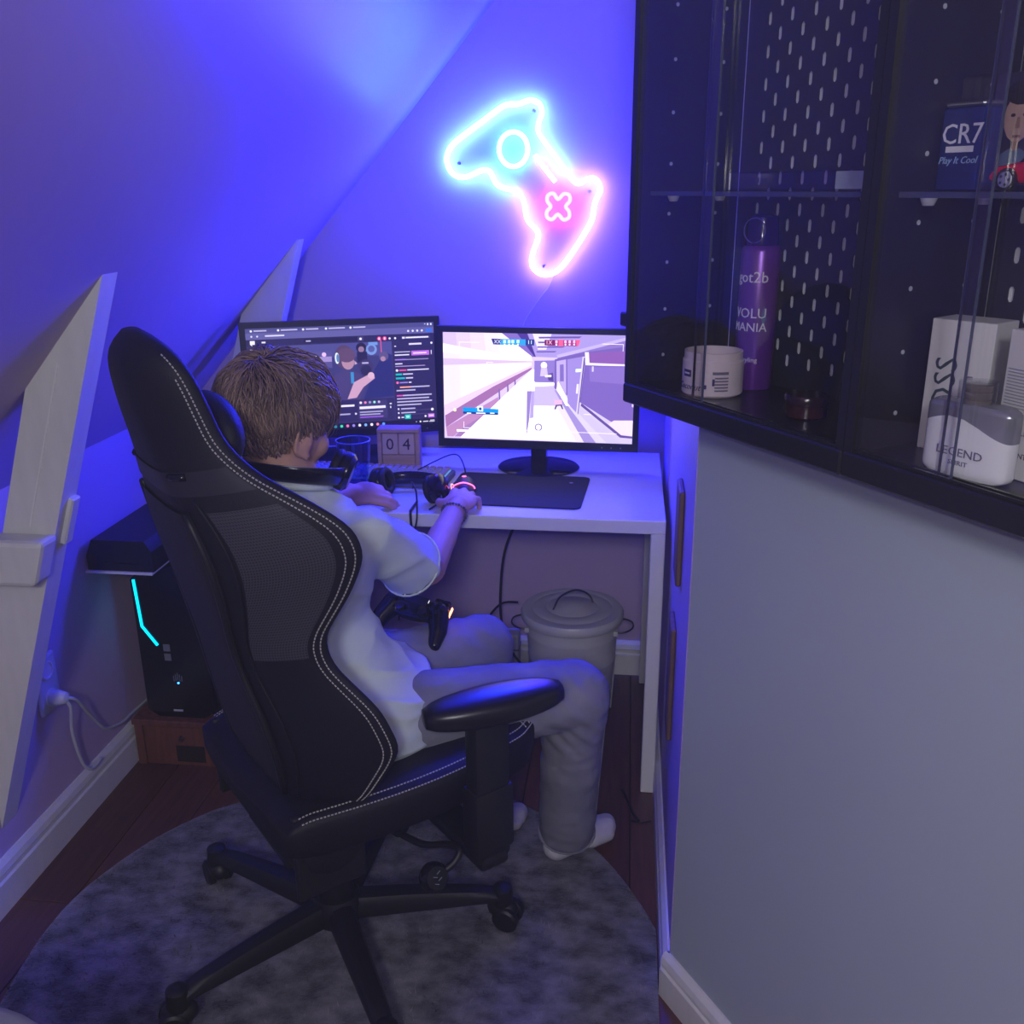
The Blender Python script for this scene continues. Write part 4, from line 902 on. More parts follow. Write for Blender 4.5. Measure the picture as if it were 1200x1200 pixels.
# ---- clothes
def nz(p, s, o=0): return noise.noise(V((p.x*s + o, p.y*s + o*1.7, p.z*s)))
SHIRT = mat('pale_cotton', rgb(214, 226, 222), .85, bump=.12, bscale=600)
sh_ = B()
eloft(sh_, [(V((-.488, 1.607, .478)), 44, .158, .125), (V((-.49, 1.61, .53)), 44, .172, .135), (V((-.498, 1.618, .59)), 46, .166, .132), (V((-.548, 1.616, .65)), 48, .132, .106), (V((-.585, 1.628, .725)), 54, .124, .098), (V((-.580, 1.642, .80)), 62, .138, .100), (V((-.582, 1.656, .865)), 70, .146, .098), (V((-.598, 1.660, .908)), 76, .112, .082), (V((-.607, 1.661, .945)), 76, .076, .068)], 32)
for sh0, el, k in ((SHR, ELR, 1), (SHL, ELL, -1)):
    d = (el - sh0).normalized(); e_ = sh0 + d*.175
    sh_.ell(NB + V((-.004, -.004, -.045)), (.092, .088, .050), None); sh_.cap(NB + V((0, 0, -.060)), sh0 + V((0, 0, -.004)), .046, .050, 16); sh_.ell(sh0, (.058, .058, .056), None); sh_.cyl(sh0 - d*.02, e_ - V((0, 0, .014)), .057, .066, 24)
    sh_.cyl(sh0 + d*.03, e_ - V((0, 0, .022)), .055, .064, 24)
def shirt_d(p, n):
    q = V((p.x*.9 + p.y*.5, p.z*1.0, p.x - p.y)); low = max(0, min(1, (.86 - p.z)/.3))
    f = noise.noise(V((p.x*9 + p.z*11, p.y*9 - p.z*13, p.z*7)))*.007*(.35 + low) + noise.noise(V((p.x*16 - p.z*14, p.y*16 + p.z*20, p.z*7)))*.003
    r = abs(noise.noise(V((p.x*7 - p.z*5, p.y*7 + p.z*9, p.z*6 + 4))))
    a1 = p.z*1.0 + (p.x + p.y)*.35; a2 = p.x - p.y
    rd = (1 - abs(noise.noise(V((a1*17 + 2*nz(p, 5), a2*5, p.z*3)))))**4 * .0065 * (.35 + .85*low)
    rd2 = (1 - abs(noise.noise(V((a1*9 - a2*8, (p.x + p.y)*6 + 7, p.z*5)))))**5 * .007
    return f*.6 + rd + rd2 - .006
shirt = blob('t_shirt', sh_, .0062, SHIRT, person, 5, shirt_d)
col_ = B(); f_, r_ = azv(74)
obj('collar', B().tube([NB + V((.003, 0, -.006)) + r_*(.066*math.cos(a)) + f_*(.060*math.sin(a)) + V((0, 0, -.014*math.sin(a))) for a in [2*math.pi*i/28 for i in range(28)]], .0075, 8, True), SHIRT, shirt, world=True, smooth='all')
for e, d in ((SHR + (ELR-SHR).normalized()*.165 + V((0,0,-.014)), (ELR-SHR).normalized()),):
    u = d.orthogonal().normalized(); w_ = d.cross(u)
    obj('sleeve_hem', B().tube([e + u*(.0665*math.cos(a)) + w_*(.0665*math.sin(a)) for a in [2*math.pi*i/28 for i in range(28)]], .0022, 6, True), SHIRT, shirt, world=True, smooth='all')
JEAN = mat('grey_denim', rgb(138, 138, 148), .85, var=.22, vscale=7, bump=.25, bscale=700)
je = B()
eloft(je, [(PEL - V((0, 0, .075)), 42, .135, .105), (PEL - V((0, 0, .02)), 42, .150, .115), (PEL + V((-.005, 0, .05)), 42, .135, .105)])
for hp0, kn_, an_ in ((HPR, KNR, ANR), (HPL, KNL, ANL)):
    je.cap(hp0, kn_, .086, .070, 20); d = (an_ - kn_).normalized(); je.cap(kn_, kn_ + d*.12, .070, .066, 20); je.cyl(kn_ + d*.02, an_ + d*.012, .067, .063, 24)
def jean_d(p, n):
    k = noise.noise(V((p.x*14 + p.z*6, p.y*14, p.z*22)))*.0035 + noise.noise(V((p.x*40, p.y*40, p.z*55)))*.0012
    kd = min((p - KNR).length, (p - KNL).length); ad = min((p - ANR).length, (p - ANL).length)
    k += math.sin(p.z*150 + nz(p, 8)*6)*.0022*max(0, 1 - ad/.12) + math.sin((p.x + p.z)*120 + nz(p, 9)*5)*.0020*max(0, 1 - abs(kd - .09)/.07)
    return k
jeans = blob('jeans', je, .0058, JEAN, person, 4, jean_d)
for kn_, an_ in ((KNR, ANR), (KNL, ANL)):
    d = (an_ - kn_).normalized(); u = V((1, -.2, 0)); u = (u - d*u.dot(d)).normalized(); w_ = d.cross(u)
    obj('side_seam', B().tube([kn_ + d*t + u*(.0665 - .004*t/.4)*math.cos(.15) + w_*.0665*math.sin(-.15) for t in np.linspace(.06, .40, 14)], .0018, 6), JEAN, jeans, world=True)
    obj('hem_band', B().tube([an_ + d*.004 + u*(.0635*math.cos(a)) + w_*(.0635*math.sin(a)) for a in [2*math.pi*i/24 for i in range(24)]], .0035, 6, True), JEAN, jeans, world=True, smooth='all')
bp_ = HPR + (KNR-HPR)*.05
obj('belt_loop', B().obox(V((-.395, 1.545, .575)), (.012, .03, .05), Matrix.Rotation(R(42), 3, 'Z')), JEAN, jeans, world=True)
SOCK = mat('white_sock', rgb(206, 203, 206), .9, bump=.2, bscale=500)
for an_, az in ((ANR, 40), (ANL, 26)):
    fb_ = B(); foot(fb_, an_, az, .0035); fb_.cyl(V((an_.x, an_.y, .05)), V((an_.x, an_.y, .125)), .037, .037, 20)
    blob('sock', fb_, .0045, SOCK, person, 4)
# bracelet
wd_ = (WRR - ELR).normalized(); bc = WRR - wd_*.022; u = wd_.orthogonal().normalized(); w_ = wd_.cross(u)
br = thing('bracelet', 'thin beaded bracelet on the right wrist', 'bracelet', bc)
for i in range(26):
    a = 2*math.pi*i/26; obj('bead', B().ell(bc + u*.0285*math.cos(a) + w_*.0285*math.sin(a) + wd_*.004*math.sin(a*2), (.0034,)*3, None, 8, 6), mat('bead_grey', rgb(96, 84, 92), .4) if i % 4 else METAL, br, world=True, smooth='all')
# hair: scalp cap and combed strands
hair_b = B(); rnd = random.Random(11)
HA = V((0, -.012, .024)); HR = V((.0765, .0955, .0865))
def scalp(th, ph, k=1.0):                   # th azimuth from the face, ph height angle
    return V((HR.x*math.sin(th)*math.cos(ph), HR.y*math.cos(th)*math.cos(ph), HR.z*math.sin(ph)))*k
def hairline(th):                           # lowest height angle that still carries hair
    a = abs((th + math.pi) % (2*math.pi) - math.pi)
    return float(np.interp(a, [0, .6, 1.0, 1.25, 1.5, 1.75, 2.1, 3.15], [.50, .42, .10, -.30, -.30, -.46, -.80, -.92]))
capb = B(); nA = 48; rr = []
for k in range(12):
    ring = []
    for i in range(nA):
        th = 2*math.pi*i/nA; lo = hairline(th); ph = lo + (math.pi/2 - .02 - lo)*(k/11); kk = 1.035 if k == 0 else 1.07
        ring.append(HM @ (HA + scalp(th, ph, kk)))
    rr.append(ring)
capb.rings(rr, True, True)
HAIRC = attr_mat('brown_hair', .42, 0, .5)
hair = obj('hair', capb, mat('hair_root', rgb(74, 56, 48), .6), person, world=True, smooth='all')
CROWN = (math.pi*.92, 1.05)                 # whorl at the back of the crown
cw_ = scalp(*CROWN).normalized(); hs_ = B()
def flow(p):                                # combing direction on the head: away from the whorl, fringe swept to the right front
    n = V((p.x/HR.x**2, p.y/HR.y**2, p.z/HR.z**2)).normalized(); d = p.normalized() - cw_
    d += V((.25, .30, -.12)) if p.y > 0 else V((.10, 0, -.35)); d -= n*d.dot(n)
    sw = n.cross(d.normalized())*.35*max(0, 1 - (p.normalized() - cw_).length*1.4) if d.length > 1e-4 else V((1, 0, 0))
    d = d.normalized() + sw; return n, d.normalized()
count = 0
while count < 5200:
    th = rnd.uniform(-math.pi, math.pi); sp = rnd.uniform(-.85, 1); ph = math.asin(sp)
    if ph < hairline(th) - .02: continue
    count += 1
    p = scalp(th, ph, 1.03); top = max(0, min(1, (ph + .25)/.9)); L = (.022 + .045*top + (.022 if abs(th) < .9 else 0))*rnd.uniform(.7, 1.25)
    cl = noise.noise(V((th*2.4, ph*3.2, 1.3))); jit = V((rnd.gauss(0, .2), rnd.gauss(0, .2), rnd.gauss(0, .2)))
    pts = []; ns = 5; q = p.copy(); lift = rnd.uniform(.004, .021)*(.45 + .8*top)
    for s_ in range(ns+1):
        t = s_/ns; n_, d = flow(q); kk = 1.03 + 0*t
        e = lift*math.sin(math.pi*min(1, .15 + .8*t)) + .006*cl*t
        pts.append(HM @ (HA + q + n_*(e + .002 + .007*max(0, cl)*top)))
        d = (d + jit + n_.cross(d)*cl*.5).normalized(); q = q + d*(L/ns)
        g = math.sqrt((q.x/HR.x)**2 + (q.y/HR.y)**2 + (q.z/HR.z)**2)
        if g < 1.03 or t < .45: q = q*(1.035/g)
    w0 = rnd.uniform(.0011, .0021); rs = [w0*(1 - .85*(i/ns)**1.5) for i in range(ns+1)]
    n0 = len(hs_.f); hs_.tube(pts, rs, 3); tn = rnd.uniform(.55, 1.35)*(1 + .35*cl); base = rgb(150, 124, 108)
    hs_.c += [tuple(x*tn for x in base)]*(len(hs_.f) - n0)
so_ = obj('strands', hs_, HAIRC, hair, world=True, smooth='all', recalc=False); so_['kind'] = 'stuff'
# ---- headphones resting round the neck
hn = thing('neck_headphones', 'black glossy headphones worn around the neck', 'headphones', NB)
f_, r_ = azv(70); up = V((0, 0, 1)); rs = []
cpt = []
for a in range(-20, 201, 10):
    q = NB + V((0, 0, .014)) - f_*(.088*math.sin(R(a)) - .012) + r_*(.092*math.cos(R(a))) + up*(.022*math.sin(R(a)))
    dr = (-f_*math.sin(R(a)) + r_*math.cos(R(a))); cpt.append((q, dr)); rs.append([q + dr*(.006*math.cos(t_)) + (up*.92 + dr*.4)*(.019*math.sin(t_)) for t_ in [2*math.pi*k/12 for k in range(12)]])
obj('headband', B().rings(rs), BLACKG, hn, world=True, smooth='all')
obj('metal_edge', B().tube([q + dr*.008 + up*.0175 for q, dr in cpt], .0013, 6), METAL, hn, world=True, smooth='all')
for s_ in (1, -1):
    c = NB + f_*.058 + r_*(s_*.075) + up*.012; ax = (r_*s_*.75 + f_*.35 - up*.35).normalized(); q4 = V((0, 0, 1)).rotation_difference(ax).to_matrix()
    e = obj('ear_cup', B().lathe([(.001, -.012), (.034, -.012), (.038, -.004), (.038, .008), (.030, .016), (.001, .018)], c, 24, q4), BLACKG, hn, world=True, smooth=True)
    obj('ear_cushion', B().tube([c + q4 @ V((.028*math.cos(a*.2618), .028*math.sin(a*.2618), -.016)) for a in range(24)], .010, 8, True), BLACKL, e, world=True, smooth='all')
# ---- game controller on the left thigh
CM = Matrix.Translation((-.432, 1.835, .628)) @ Matrix.Rotation(R(-17), 4, 'Z') @ Matrix.Rotation(R(32), 4, 'X') @ Matrix.Rotation(R(8), 4, 'Y')
gc = thing('game_controller', 'black wireless game controller lying on the left thigh', 'controller', CM.translation)
cb_ = B(); C3 = CM.to_3x3(); cp_ = lambda x, y, z: CM @ V((x, y, z))
cb_.ell(cp_(0, .006, 0), (.066, .030, .018), C3).cap(cp_(-.05, .012, 0), cp_(.05, .012, 0), .020, .020)
for s_ in (-1, 1): cb_.cap(cp_(s_*.052, .008, 0), cp_(s_*.066, -.03, -.004), .024, .020).cap(cp_(s_*.066, -.03, -.004), cp_(s_*.070, -.062, -.008), .020, .014)
gb = blob('shell', cb_, .003, BLACKG, gc, 4)
for s_ in (-1, 1):
    o = obj('thumb_stick', B().lathe([(.001, 0), (.008, 0), (.006, .008), (.010, .011), (.010, .014), (.007, .013), (.001, .0125)], n=18).xf(CM @ Matrix.Translation((s_*.026, -.010, .014))), BLACKP, gc, world=True, smooth=True)
    obj('shoulder_button', B().rbox((s_*.052 - .018, .030, -.006), (s_*.052 + .018, .040, .008), .004, 2).xf(CM), BLACKG, gc, world=True)
for k in range(4): obj('face_button', B().lathe([(.001, 0), (.0048, 0), (.0045, .003), (.001, .0034)], n=14).xf(CM @ Matrix.Translation((.054 + .011*math.cos(k*1.571), .010 + .011*math.sin(k*1.571), .0195))), BLACKP, gc, world=True)
obj('direction_pad', B().rbox((-.066, .0065, .018), (-.042, .0135, .0225), .001, 1).rbox((-.0575, -.002, .018), (-.0505, .022, .0224), .001, 1).xf(CM), BLACKP, gc, world=True)
obj('touch_pad', B().rbox((-.026, .006, .0165), (.026, .028, .0205), .002, 1).xf(CM), BLACKP, gc, world=True)
for s_ in (-1, 1): obj('light_bar', B().rbox((s_*.0285 - .0005, .014, .0195), (s_*.0285 + .0005, .022, .0210), .0004, 1).xf(CM), emat('white_led', (.9, .9, 1), 1.5), gc, world=True)
obj('status_light', B().rbox((.074, .004, -.006), (.0765, .030, .002), .001, 1).xf(CM), emat('orange_led', (1, .25, .12), 7), gc, world=True)
# ================================================================== display cabinets on the low wall
OX, OY = .0082, 1.4747; ZB = 1.16; CT = .205
BLKW = mat('black_laminate', rgb(30, 30, 36), .42, var=.08, vscale=9)
BASEW = mat('black_base_board', rgb(32, 32, 38), .28, var=.05, vscale=9)
PEG = mat('black_pegboard', rgb(44, 44, 50), .5); PANE = glass_mat('cabinet_glass', (.985, .987, .99), .062, .02); GEDGE = mat('glass_edge', rgb(66, 70, 98), .15)
HOLE = mat('pale_pin', rgb(190, 190, 200), .4); BACKW = mat('pale_backing', rgb(240, 240, 242), .6)
ZT = 2.02; HP, VP = .046, .0215             # pegboard slot pitch
def pegboard(s0, s1, z0, z1, y0, y1, off):
    """board with staggered upright slots cut through it: each slot sits in its own cell"""
    b = B(); sw, shh, c = .0040, .0088, .0030
    loop = [(-sw, -shh + c), (-sw + c*.6, -shh), (sw - c*.6, -shh), (sw, -shh + c), (sw, shh - c), (sw - c*.6, shh), (-sw + c*.6, shh), (-sw, shh - c)]
    def cell(xa, xb, za, zb, cx_):
        cz = (za + zb)/2; rect = [(xa, cz - .3*(zb-za)), (xa + .2*(xb-xa), za), (xb - .2*(xb-xa), za), (xb, cz - .3*(zb-za)), (xb, cz + .3*(zb-za)), (xb - .2*(xb-xa), zb), (xa + .2*(xb-xa), zb), (xa, cz + .3*(zb-za))]
        cor = [(xa, za), (xb, za), (xb, zb), (xa, zb)]
        for y, fl_ in ((y0, 1), (y1, 0)):
            vs_ = [(px, y, pz) for px, pz in rect] + [(cx_ + lx, y, cz + lz) for lx, lz in loop] + [(px, y, pz) for px, pz in cor]
            fs_ = [(i, (i+1) % 8, 8 + (i+1) % 8, 8 + i) for i in range(8)] + [(0, 16, 1), (2, 17, 3), (4, 18, 5), (6, 19, 7)]
            b.add(vs_, fs_)
        vs_ = [(cx_ + lx, y0, cz + lz) for lx, lz in loop] + [(cx_ + lx, y1, cz + lz) for lx, lz in loop]
        b.add(vs_, [(i, 8 + i, 8 + (i+1) % 8, (i+1) % 8) for i in range(8)])
    def solid(xa, xb, za, zb):
        if xb - xa > 1e-4 and zb - za > 1e-4: b.box((xa, y0, za), (xb, y1, zb))
    mz = .03; z = z0 + mz; row = 0; solid(s0, s1, z0, z)
    while z + VP < z1 - mz:
        x = s0 + off + (HP/2 if row % 2 else 0); solid(s0, x, z, z + VP)
        while x + HP < s1 - .006: cell(x, x + HP, z, z + VP, x + HP/2); x += HP
        solid(x, s1, z, z + VP); z += VP; row += 1
    solid(s0, s1, z, z1); return b
def cabinet(label, s0, s1, edge, lap, peg_off, first):
    q = (OX + CD.x*s0, OY + CD.y*s0); W = s1 - s0; th = .012
    c = thing('display_cabinet', label, 'cabinet', (q[0], q[1], ZB), CANG); H = ZT - ZB
    ba = obj('bottom_board', B().rbox((0, 0, 0), (W, CT, .030), .0025, 1), BASEW, c)
    for y in (.006, .016): obj('door_track', B().box((.002, y, .030), (W - .002, y + .003, .0335)), BLKW, ba)
    obj('top_board', B().rbox((0, 0, H - .02), (W, CT, H), .002, 1), BLKW, c)
    for k, x in enumerate((0, W - th)):
        sd = obj('side_panel', B().box((x, .003 if first or k else .003, .030), (x + th, CT - .014, H - .02)), BLKW, c)
        xx = x + th if k == 0 else x - .0008
        for y in (.065, .150):
            for j in range(11):
                z = .07 + j*.070
                obj('pin_hole', B().cyl((xx + (0 if k else -.0004), y, z), (xx + .0008, y, z), .0027, .0027, 8), HOLE, sd)
    obj('pegboard', pegboard(th, W - th, .030, H - .02, CT - .0125, CT - .0105, peg_off), PEG, c, recalc=False)
    obj('back_board', B().box((0, CT - .0075, .030), (W, CT, H - .02)), BACKW, c)
    # two sliding panes
    for k, (a, b_, y) in enumerate(((.004, edge + lap, .0075), (edge, W - .004, .0175))):
        p = obj('glass_door', B().box((a, y - .0018, .0337), (b_, y + .0018, H - .022)), PANE, c)
        xe = b_ if k == 0 else a - .0008; obj('polished_edge', B().box((xe, y - .0018, .0337), (xe + .0008, y + .0018, H - .022)), GEDGE, p)
    gs = obj('glass_shelf', B().box((th + .002, .03, .306), (W - th - .002, CT - .02, .312)), PANE, c)
    obj('polished_edge', B().box((th + .002, .0292, .306), (W - th - .002, .030, .312)), GEDGE, gs)
    for x in (th + .010, W - th - .010):
        for y in (.065, .150): obj('shelf_clip', B().lathe([(.001, -.008), (.006, -.008), (.009, -.001), (.009, 0), (.001, 0)], (x, y, .3055), 12), mat('clear_clip', rgb(200, 200, 215), .1), c, smooth=True)
    return c
cab1 = cabinet('black glass-door display cabinet over the corner, holding the purple spray can', -.027, .437, .158, .034, .022, True)
obj('wall_bracket', B().rbox((-.020, .004, .115), (-.0003, .03, .136), .002, 1), BLKW, cab1)
cab2 = cabinet('black glass-door display cabinet at right edge, holding the perfume bottle', .438, .905, .121, .023, .006, False)
def at(s, t, z=ZB + .0305): return (OX + CD.x*s + CN.x*t, OY + CD.y*s + CN.y*t, z)
def facing(t): return CANG + t
# cosmetic jar
jar = thing('cosmetic_jar', 'open pale cosmetic jar with printed label inside the cabinet corner', 'jar', at(.104, .071), facing(R(28)))
CREAM = mat('cream_plastic', rgb(222, 206, 214), .4)
obj('body', B().lathe([(.001, 0), (.041, 0), (.044, .003), (.044, .05), (.042, .052), (.042, .063), (.039, .063), (.039, .008), (.001, .008)], n=40), CREAM, jar, smooth=True)
def wraptext(s, size, r, a0, z, mname, parent, name='printed_text', shear=0, sx=1, rfun=None):
    b = text_b(s, size, Matrix.Identity(4), .0003, 'CENTER', shear, sx)
    vs_ = []
    for x, y, d in b.v: a = a0 + x/r; vs_.append(((r + d + .0004)*math.sin(a), -(r + d + .0004)*math.cos(a), z + y))
    b.v = vs_; return obj(name, b, mname, parent)
def wrapquad(a0, a1, z0, z1, r, m, parent, name):
    b = B(); n = 8; b.rings([[((r+e)*math.sin(a), -(r+e)*math.cos(a), z) for e, z in ((0, z0), (.0004, z0), (.0004, z1), (0, z1))] for a in [a0 + (a1-a0)*i/n for i in range(n+1)]]); return obj(name, b, m, parent)
NAVY = mat('navy_print', rgb(44, 36, 110), .5); GREYT = mat('grey_print', rgb(110, 100, 130), .5); WHT = mat('white_print', rgb(226, 224, 234), .5)
wrapquad(-.72, -.34, .028, .038, .044, NAVY, jar, 'brand_patch'); wrapquad(-.66, -.40, .0318, .0342, .0445, WHT, jar, 'label_line')
wraptext('Coconut', .013, .044, -.50, .014, NAVY, jar, shear=.4); wrapquad(.42, .95, .034, .038, .044, GREYT, jar, 'label_line')
for k in range(5): wrapquad(.50, .95, .010 + k*.0045, .0122 + k*.0045, .044, GREYT, jar, 'label_line')
wrapquad(.42, .50, .018, .028, .044, NAVY, jar, 'label_mark'); wrapquad(.12, .24, .013, .019, .044, NAVY, jar, 'label_mark')
# spray can
can = thing('spray_can', 'tall purple hair spray can standing behind the jar', 'spray can', at(.098, .150), facing(R(20)))
PURP = mat('purple_lacquer', rgb(110, 52, 158), .3, metal=.3)
obj('body', B().lathe([(.001, 0), (.0265, 0), (.028, .003), (.028, .198), (.026, .204), (.022, .208), (.001, .208)], n=40), PURP, can, smooth=True)
cpn = obj('cap', B().lathe([(.001, .207), (.0235, .207), (.0235, .236), (.021, .246), (.014, .250), (.001, .251)], n=36), mat('dark_cap', rgb(38, 24, 90), .12), can, smooth=True)
obj('nozzle_ring', B().tube([(.017*math.cos(a*.2618), -.0228, .228 + .017*math.sin(a*.2618)) for a in range(24)], .0007, 6, True), mat('pale_ring', rgb(120, 110, 190), .2), cpn)
wraptext('got2b', .022, .028, .10, .163, WHT, can); wraptext('VOLU', .020, .028, .10, .112, WHT, can); wraptext('MANIA', .018, .028, .08, .092, WHT, can)
for k in range(5): wrapquad(.78 + k*.05, .80 + k*.05, .094 + .004*abs(k-2), .122 - .004*abs(k-2), .028, mat('teal_print', rgb(70, 150, 190), .4), can, 'wave_mark')
wraptext('styling', .010, .028, .25, .045, WHT, can)
# dark pot
pt = thing('dark_pot', 'small dark brown screw-top pot beside the spray can', 'pot', at(.285, .085))
obj('pot', B().lathe([(.001, 0), (.025, 0), (.027, .002), (.027, .017), (.001, .017)], n=32), mat('brown_glass', rgb(58, 30, 34), .12), pt, smooth=True)
obj('lid', B().lathe([(.001, .017), (.028, .017), (.0285, .019), (.0285, .028), (.027, .030), (.001, .030)], n=32), mat('brown_lid', rgb(48, 26, 34), .2), pt, smooth=True)
# perfume boxes and bottle
BOXW = mat('white_card', rgb(214, 212, 208), .55); GREEN = mat('dark_green_print', rgb(52, 70, 74), .5)
bx = thing('fragrance_box', 'tall white card box with dark upright lettering behind perfume bottle', 'box', at(.466, .088), facing(R(12)))
obj('carton', B().rbox((0, 0, 0), (.072, .05, .148), .001, 1), BOXW, bx)
obj('printed_text', text_b('BOSS', .036, Matrix.Translation((.024, -.0003, .066)) @ Matrix.Rotation(R(90), 4, 'X') @ Matrix.Rotation(R(90), 4, 'Z'), .0002), GREEN, bx)
[obj('label_mark', B().box((.048, -.0004, .040 + k*.009), (.054, 0, .0445 + k*.009)), GREYT, bx) for k in range(6)]
obj('label_line', B().box((.012, -.0004, .018), (.028, 0, .0188)), GREYT, bx)
bx2 = thing('white_box', 'white card box with grey ribbed band behind the perfume bottle', 'box', at(.575, .075), facing(R(-6)))
obj('carton', B().rbox((0, 0, 0), (.085, .045, .150), .001, 1), BOXW, bx2)
for k in range(13): obj('ribbed_line', B().box((.004, -.0006, .072 + k*.0032), (.083, 0, .0732 + k*.0032)), mat('silver_print', rgb(150, 150, 156), .35), bx2)
obj('printed_text', text_b('LEGEND', .013, Matrix.Translation((.052, -.0003, .050)) @ Matrix.Rotation(R(90), 4, 'X'), .0002), GREYT, bx2)
obj('printed_text', text_b('SPIRIT', .006, Matrix.Translation((.052, -.0003, .039)) @ Matrix.Rotation(R(90), 4, 'X'), .0002), GREYT, bx2)
obj('printed_text', text_b('MONT BLANC', .008, Matrix.Translation((.044, -.0003, .025)) @ Matrix.Rotation(R(90), 4, 'X'), .0002), DKP, bx2)
bt = thing('perfume_bottle', 'white perfume bottle with silver shoulders and clear-capped neck', 'bottle', at(.572, .042), facing(R(4)))
def blade(x0, zz): return zz
WB = mat('white_lacquer', rgb(232, 232, 230), .15); SILV = mat('silver_lacquer', rgb(150, 150, 156), .2, metal=.4)
def flask(zlo, zhi, m, name, top):
    b = B(); n = 40; rs = []
    def sec(z, e): 
        f = 1 - .06*max(0, (.012 - z)/.012)
        return [(e*f*.0495*math.copysign(abs(math.cos(a))**.6, math.cos(a)), e*f*.0165*math.copysign(abs(math.sin(a))**.6, math.sin(a)), z) for a in [2*math.pi*i/n for i in range(n)]]
    for t in np.linspace(0, 1, 14):
        ring = []
        for (x, y, _) in sec(.02, 1):
            cut = .0525 + .010*math.cos((x + .012)/.0495*2.2)
            lo, hi = (0, cut) if not top else (cut, .077); z = lo + (hi - lo)*t
            e = 1 - .12*max(0, (.006 - z)/.006)**2 - .16*max(0, (z - .070)/.007)**2
            ring.append((x*e, y*e, z))
        rs.append(ring)
    return obj(name, b.rings(rs), m, bt, smooth=True)
flask(0, 0, WB, 'white_body', False); flask(0, 0, SILV, 'silver_shoulder', True)
obj('neck', B().lathe([(.001, .0765), (.0145, .0765), (.0145, .080), (.013, .081), (.0145, .083), (.0145, .088), (.013, .089), (.0145, .091), (.0145, .096), (.001, .097)], n=28), mat('dark_chrome', rgb(120, 112, 105), .15, metal=0), bt, smooth=True)
obj('clear_cap', B().lathe([(.0165, .078), (.0185, .078), (.0185, .099), (.001, .100), (.001, .0985), (.0165, .0975)], n=28, cap=False), glass_mat('clear_cap_plastic', (.93, .93, .95), .06, .05), bt, smooth=True)
obj('printed_text', text_b('LEGEND', .0125, Matrix.Translation((0, -.0169, .026)) @ Matrix.Rotation(R(90), 4, 'X'), .0003, sx=1.15), GREYT, bt); obj('printed_text', text_b('SPIRIT', .007, Matrix.Translation((0, -.0169, .015)) @ Matrix.Rotation(R(90), 4, 'X'), .0003, sx=1.2), GREYT, bt)
# on the glass shelves
ZS = ZB + .3125
lb = thing('flat_case', 'long clear flat case with pale label on the upper glass shelf', 'case', at(.085, .095, ZS), 0 + CANG)
obj('case', B().rbox((0, 0, 0), (.262, .04, .024), .002, 1), glass_mat('smoky_plastic', (.72, .70, .86), .05, .1), lb)
obj('pale_label', B().box((.205, -.0006, .002), (.258, 0, .0225)), mat('silver_label', rgb(160, 168, 176), .35), lb); obj('end_strip', B().box((0, -.0006, .001), (.0025, 0, .023)), WHT, lb)
for k in range(5): obj('slot_mark', B().box((.045 + k*.0075, -.0006, .010), (.048 + k*.0075, 0, .0165)), mat('dark_mark', rgb(30, 24, 70), .5), lb)
ed = thing('blue_bottle', 'dark blue bottle with silver shoulder and white lettering on the glass shelf', 'bottle', at(.478, .095, ZS), CANG)
BLUEB = mat('dark_blue_glass', rgb(34, 44, 110), .12)
obj('body', B().rbox((-.026, -.016, 0), (.026, .016, .082), .004, 2), BLUEB, ed, smooth=True); obj('silver_shoulder', B().rbox((-.024, -.0155, .082), (.024, .0155, .087), .002, 1), mat('bright_silver', rgb(205, 205, 210), .2, metal=.9), ed)
obj('spray_cap', B().rbox((-.012, -.010, .087), (.012, .010, .112), .003, 2), glass_mat('clear_cap_plastic', (.93, .93, .95), .06, .05), ed)
obj('printed_text', text_b('CR7', .028, Matrix.Translation((.002, -.0163, .055)) @ Matrix.Rotation(R(90), 4, 'X'), .0003), WHT, ed)
obj('printed_text', text_b('Play It Cool', .010, Matrix.Translation((0, -.0163, .030)) @ Matrix.Rotation(R(90), 4, 'X'), .0003, shear=.3), mat('pale_blue_print', rgb(150, 180, 215), .4), ed)
obj('silver_band', B().box((-.016, -.0166, .038), (.018, -.0155, .044)), WHT, ed)
fc = thing('picture_box', 'dark card box printed with a face behind the red model car', 'box', at(.486, .166, ZS), CANG)
obj('carton', B().rbox((-.034, -.012, 0), (.034, .012, .118), .001, 1), mat('dark_card', rgb(46, 42, 70), .5), fc)
pf = Canvas(.06, .11); pf.disc(.5, .38, .30, (186, 150, 140), asp=.75); pf.disc(.5, .16, .31, (40, 32, 40), asp=.36); pf.disc(.38, .36, .05, (60, 42, 50), asp=.35); pf.disc(.62, .36, .05, (60, 42, 50), asp=.35); pf.poly([(.47,.38),(.45,.48),(.55,.48),(.53,.38)], (150, 112, 104)); pf.rect(.42,.54,.58,.565,(120,70,74)); pf.poly([(.1,1),(.2,.72),(.4,.66),(.6,.66),(.8,.72),(.9,1)], (96, 110, 140)); pf.rect(.44,.6,.56,.68,(170,132,122))
pf.b.v = [(x, y*20 - .0123, z + .06) for x, y, z in pf.b.v]; obj('printed_face', pf.b, attr_mat('print_colours', .5), fc, recalc=False)
car = thing('model_car', 'small red model car with silver wheels on the glass shelf', 'model car', at(.596, .072, ZS), CANG)
RED = mat('red_lacquer', rgb(196, 20, 44), .15, coat=.5)
cbp = [(-.052, .008), (-.053, .020), (-.046, .024), (-.028, .027), (-.012, .038), (.014, .039), (.034, .028), (.050, .026), (.054, .018), (.053, .008)]
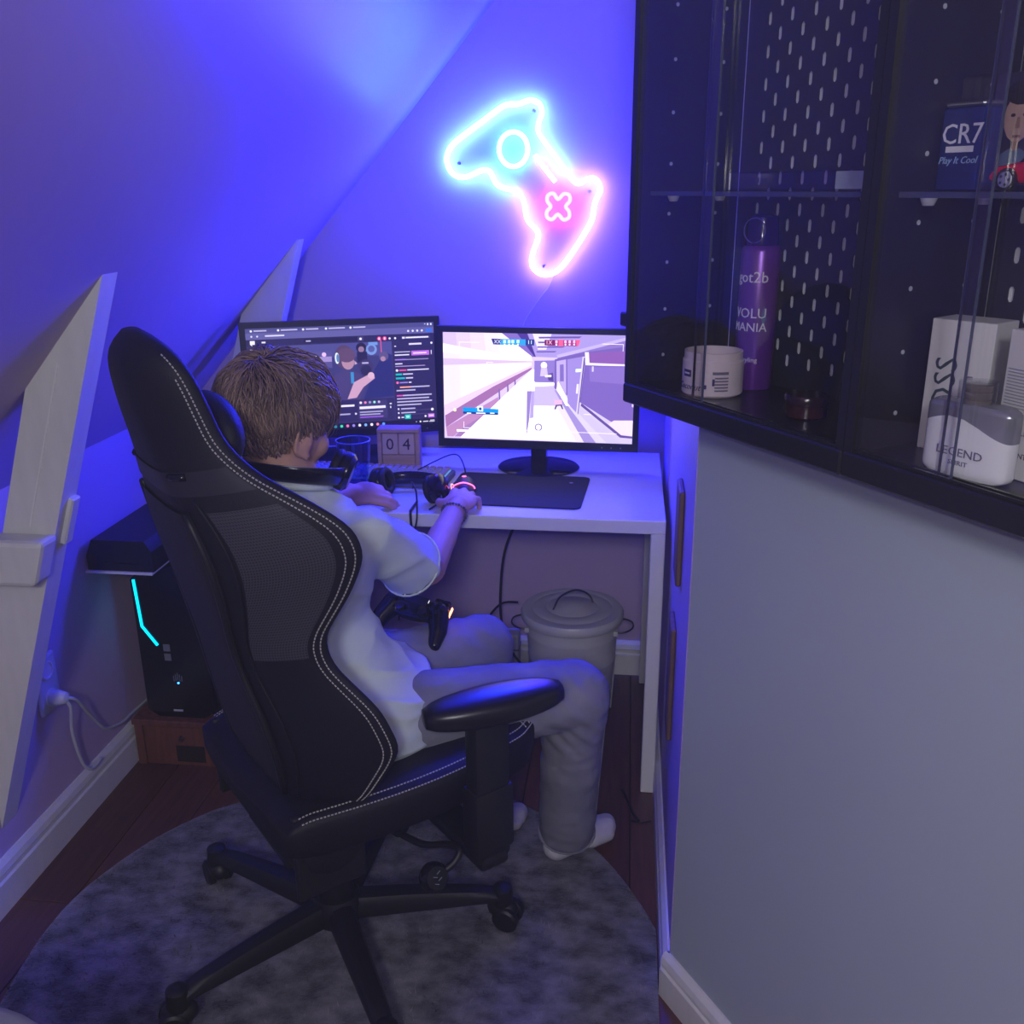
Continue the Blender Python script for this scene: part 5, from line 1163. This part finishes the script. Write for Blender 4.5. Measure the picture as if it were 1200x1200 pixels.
b = B(); rs = []
for x, h_, lo in ((-.054, .016, .010), (-.050, .023, .006), (-.030, .027, .006), (.000, .029, .006), (.036, .029, .006), (.052, .024, .006), (.055, .015, .010)):
    rs.append([(x, .021*math.copysign(abs(math.cos(a))**.5, math.cos(a)), lo + (h_ - lo)*(.5 + .5*math.copysign(abs(math.sin(a))**.5, math.sin(a)))) for a in [2*math.pi*i/20 for i in range(20)]])
obj('car_body', b.rings(rs), RED, car, smooth=True)
b = B(); b.rings([[(x*s_, y*s2, z) for x, y in ((-.026, -.017), (.030, -.017), (.030, .017), (-.026, .017))] for z, s_, s2 in ((.026, 1, 1), (.038, .62, .8), (.040, .55, .7))]); obj('cabin', b, mat('dark_window', rgb(24, 24, 30), .1), car, smooth=False)
for x in (-.033, .034):
    for y in (-.021, .021):
        wl = obj('wheel', B().cyl((x, y - .004, .0105), (x, y + .004, .0105), .0105, .0105, 18), BLACKP, car, smooth=True)
        s_ = -1 if y < 0 else 1; obj('wheel_rim', B().cyl((x, y + s_*.0042, .0105), (x, y + s_*.0050, .0105), .0078, .0072, 16), mat('rim_silver', rgb(190, 192, 198), .25, metal=.7), wl)
        for k in range(5): obj('spoke_gap', B().cyl((x + .0048*math.cos(k*1.257), y + s_*.005, .0105 + .0048*math.sin(k*1.257)), (x + .0048*math.cos(k*1.257), y + s_*.0053, .0105 + .0048*math.sin(k*1.257)), .0016, .0016, 6), BLACKP, wl)
# ================================================================== added scatter volume imitating the veil of lens glare
hz = obj('glare_veil', B().box((XL - .10, -1.5, -.05), (1.85, YB + .06, 2.42)), None); hz['kind'] = 'structure'
hm = bpy.data.materials.new('glare_scatter'); hm.use_nodes = True; nt = hm.node_tree; nt.nodes.clear()
vsn = nt.nodes.new('ShaderNodeVolumeScatter'); vsn.inputs['Density'].default_value = .022; vsn.inputs['Anisotropy'].default_value = .35
om = nt.nodes.new('ShaderNodeOutputMaterial'); nt.links.new(vsn.outputs[0], om.inputs['Volume']); hz.data.materials.append(hm)
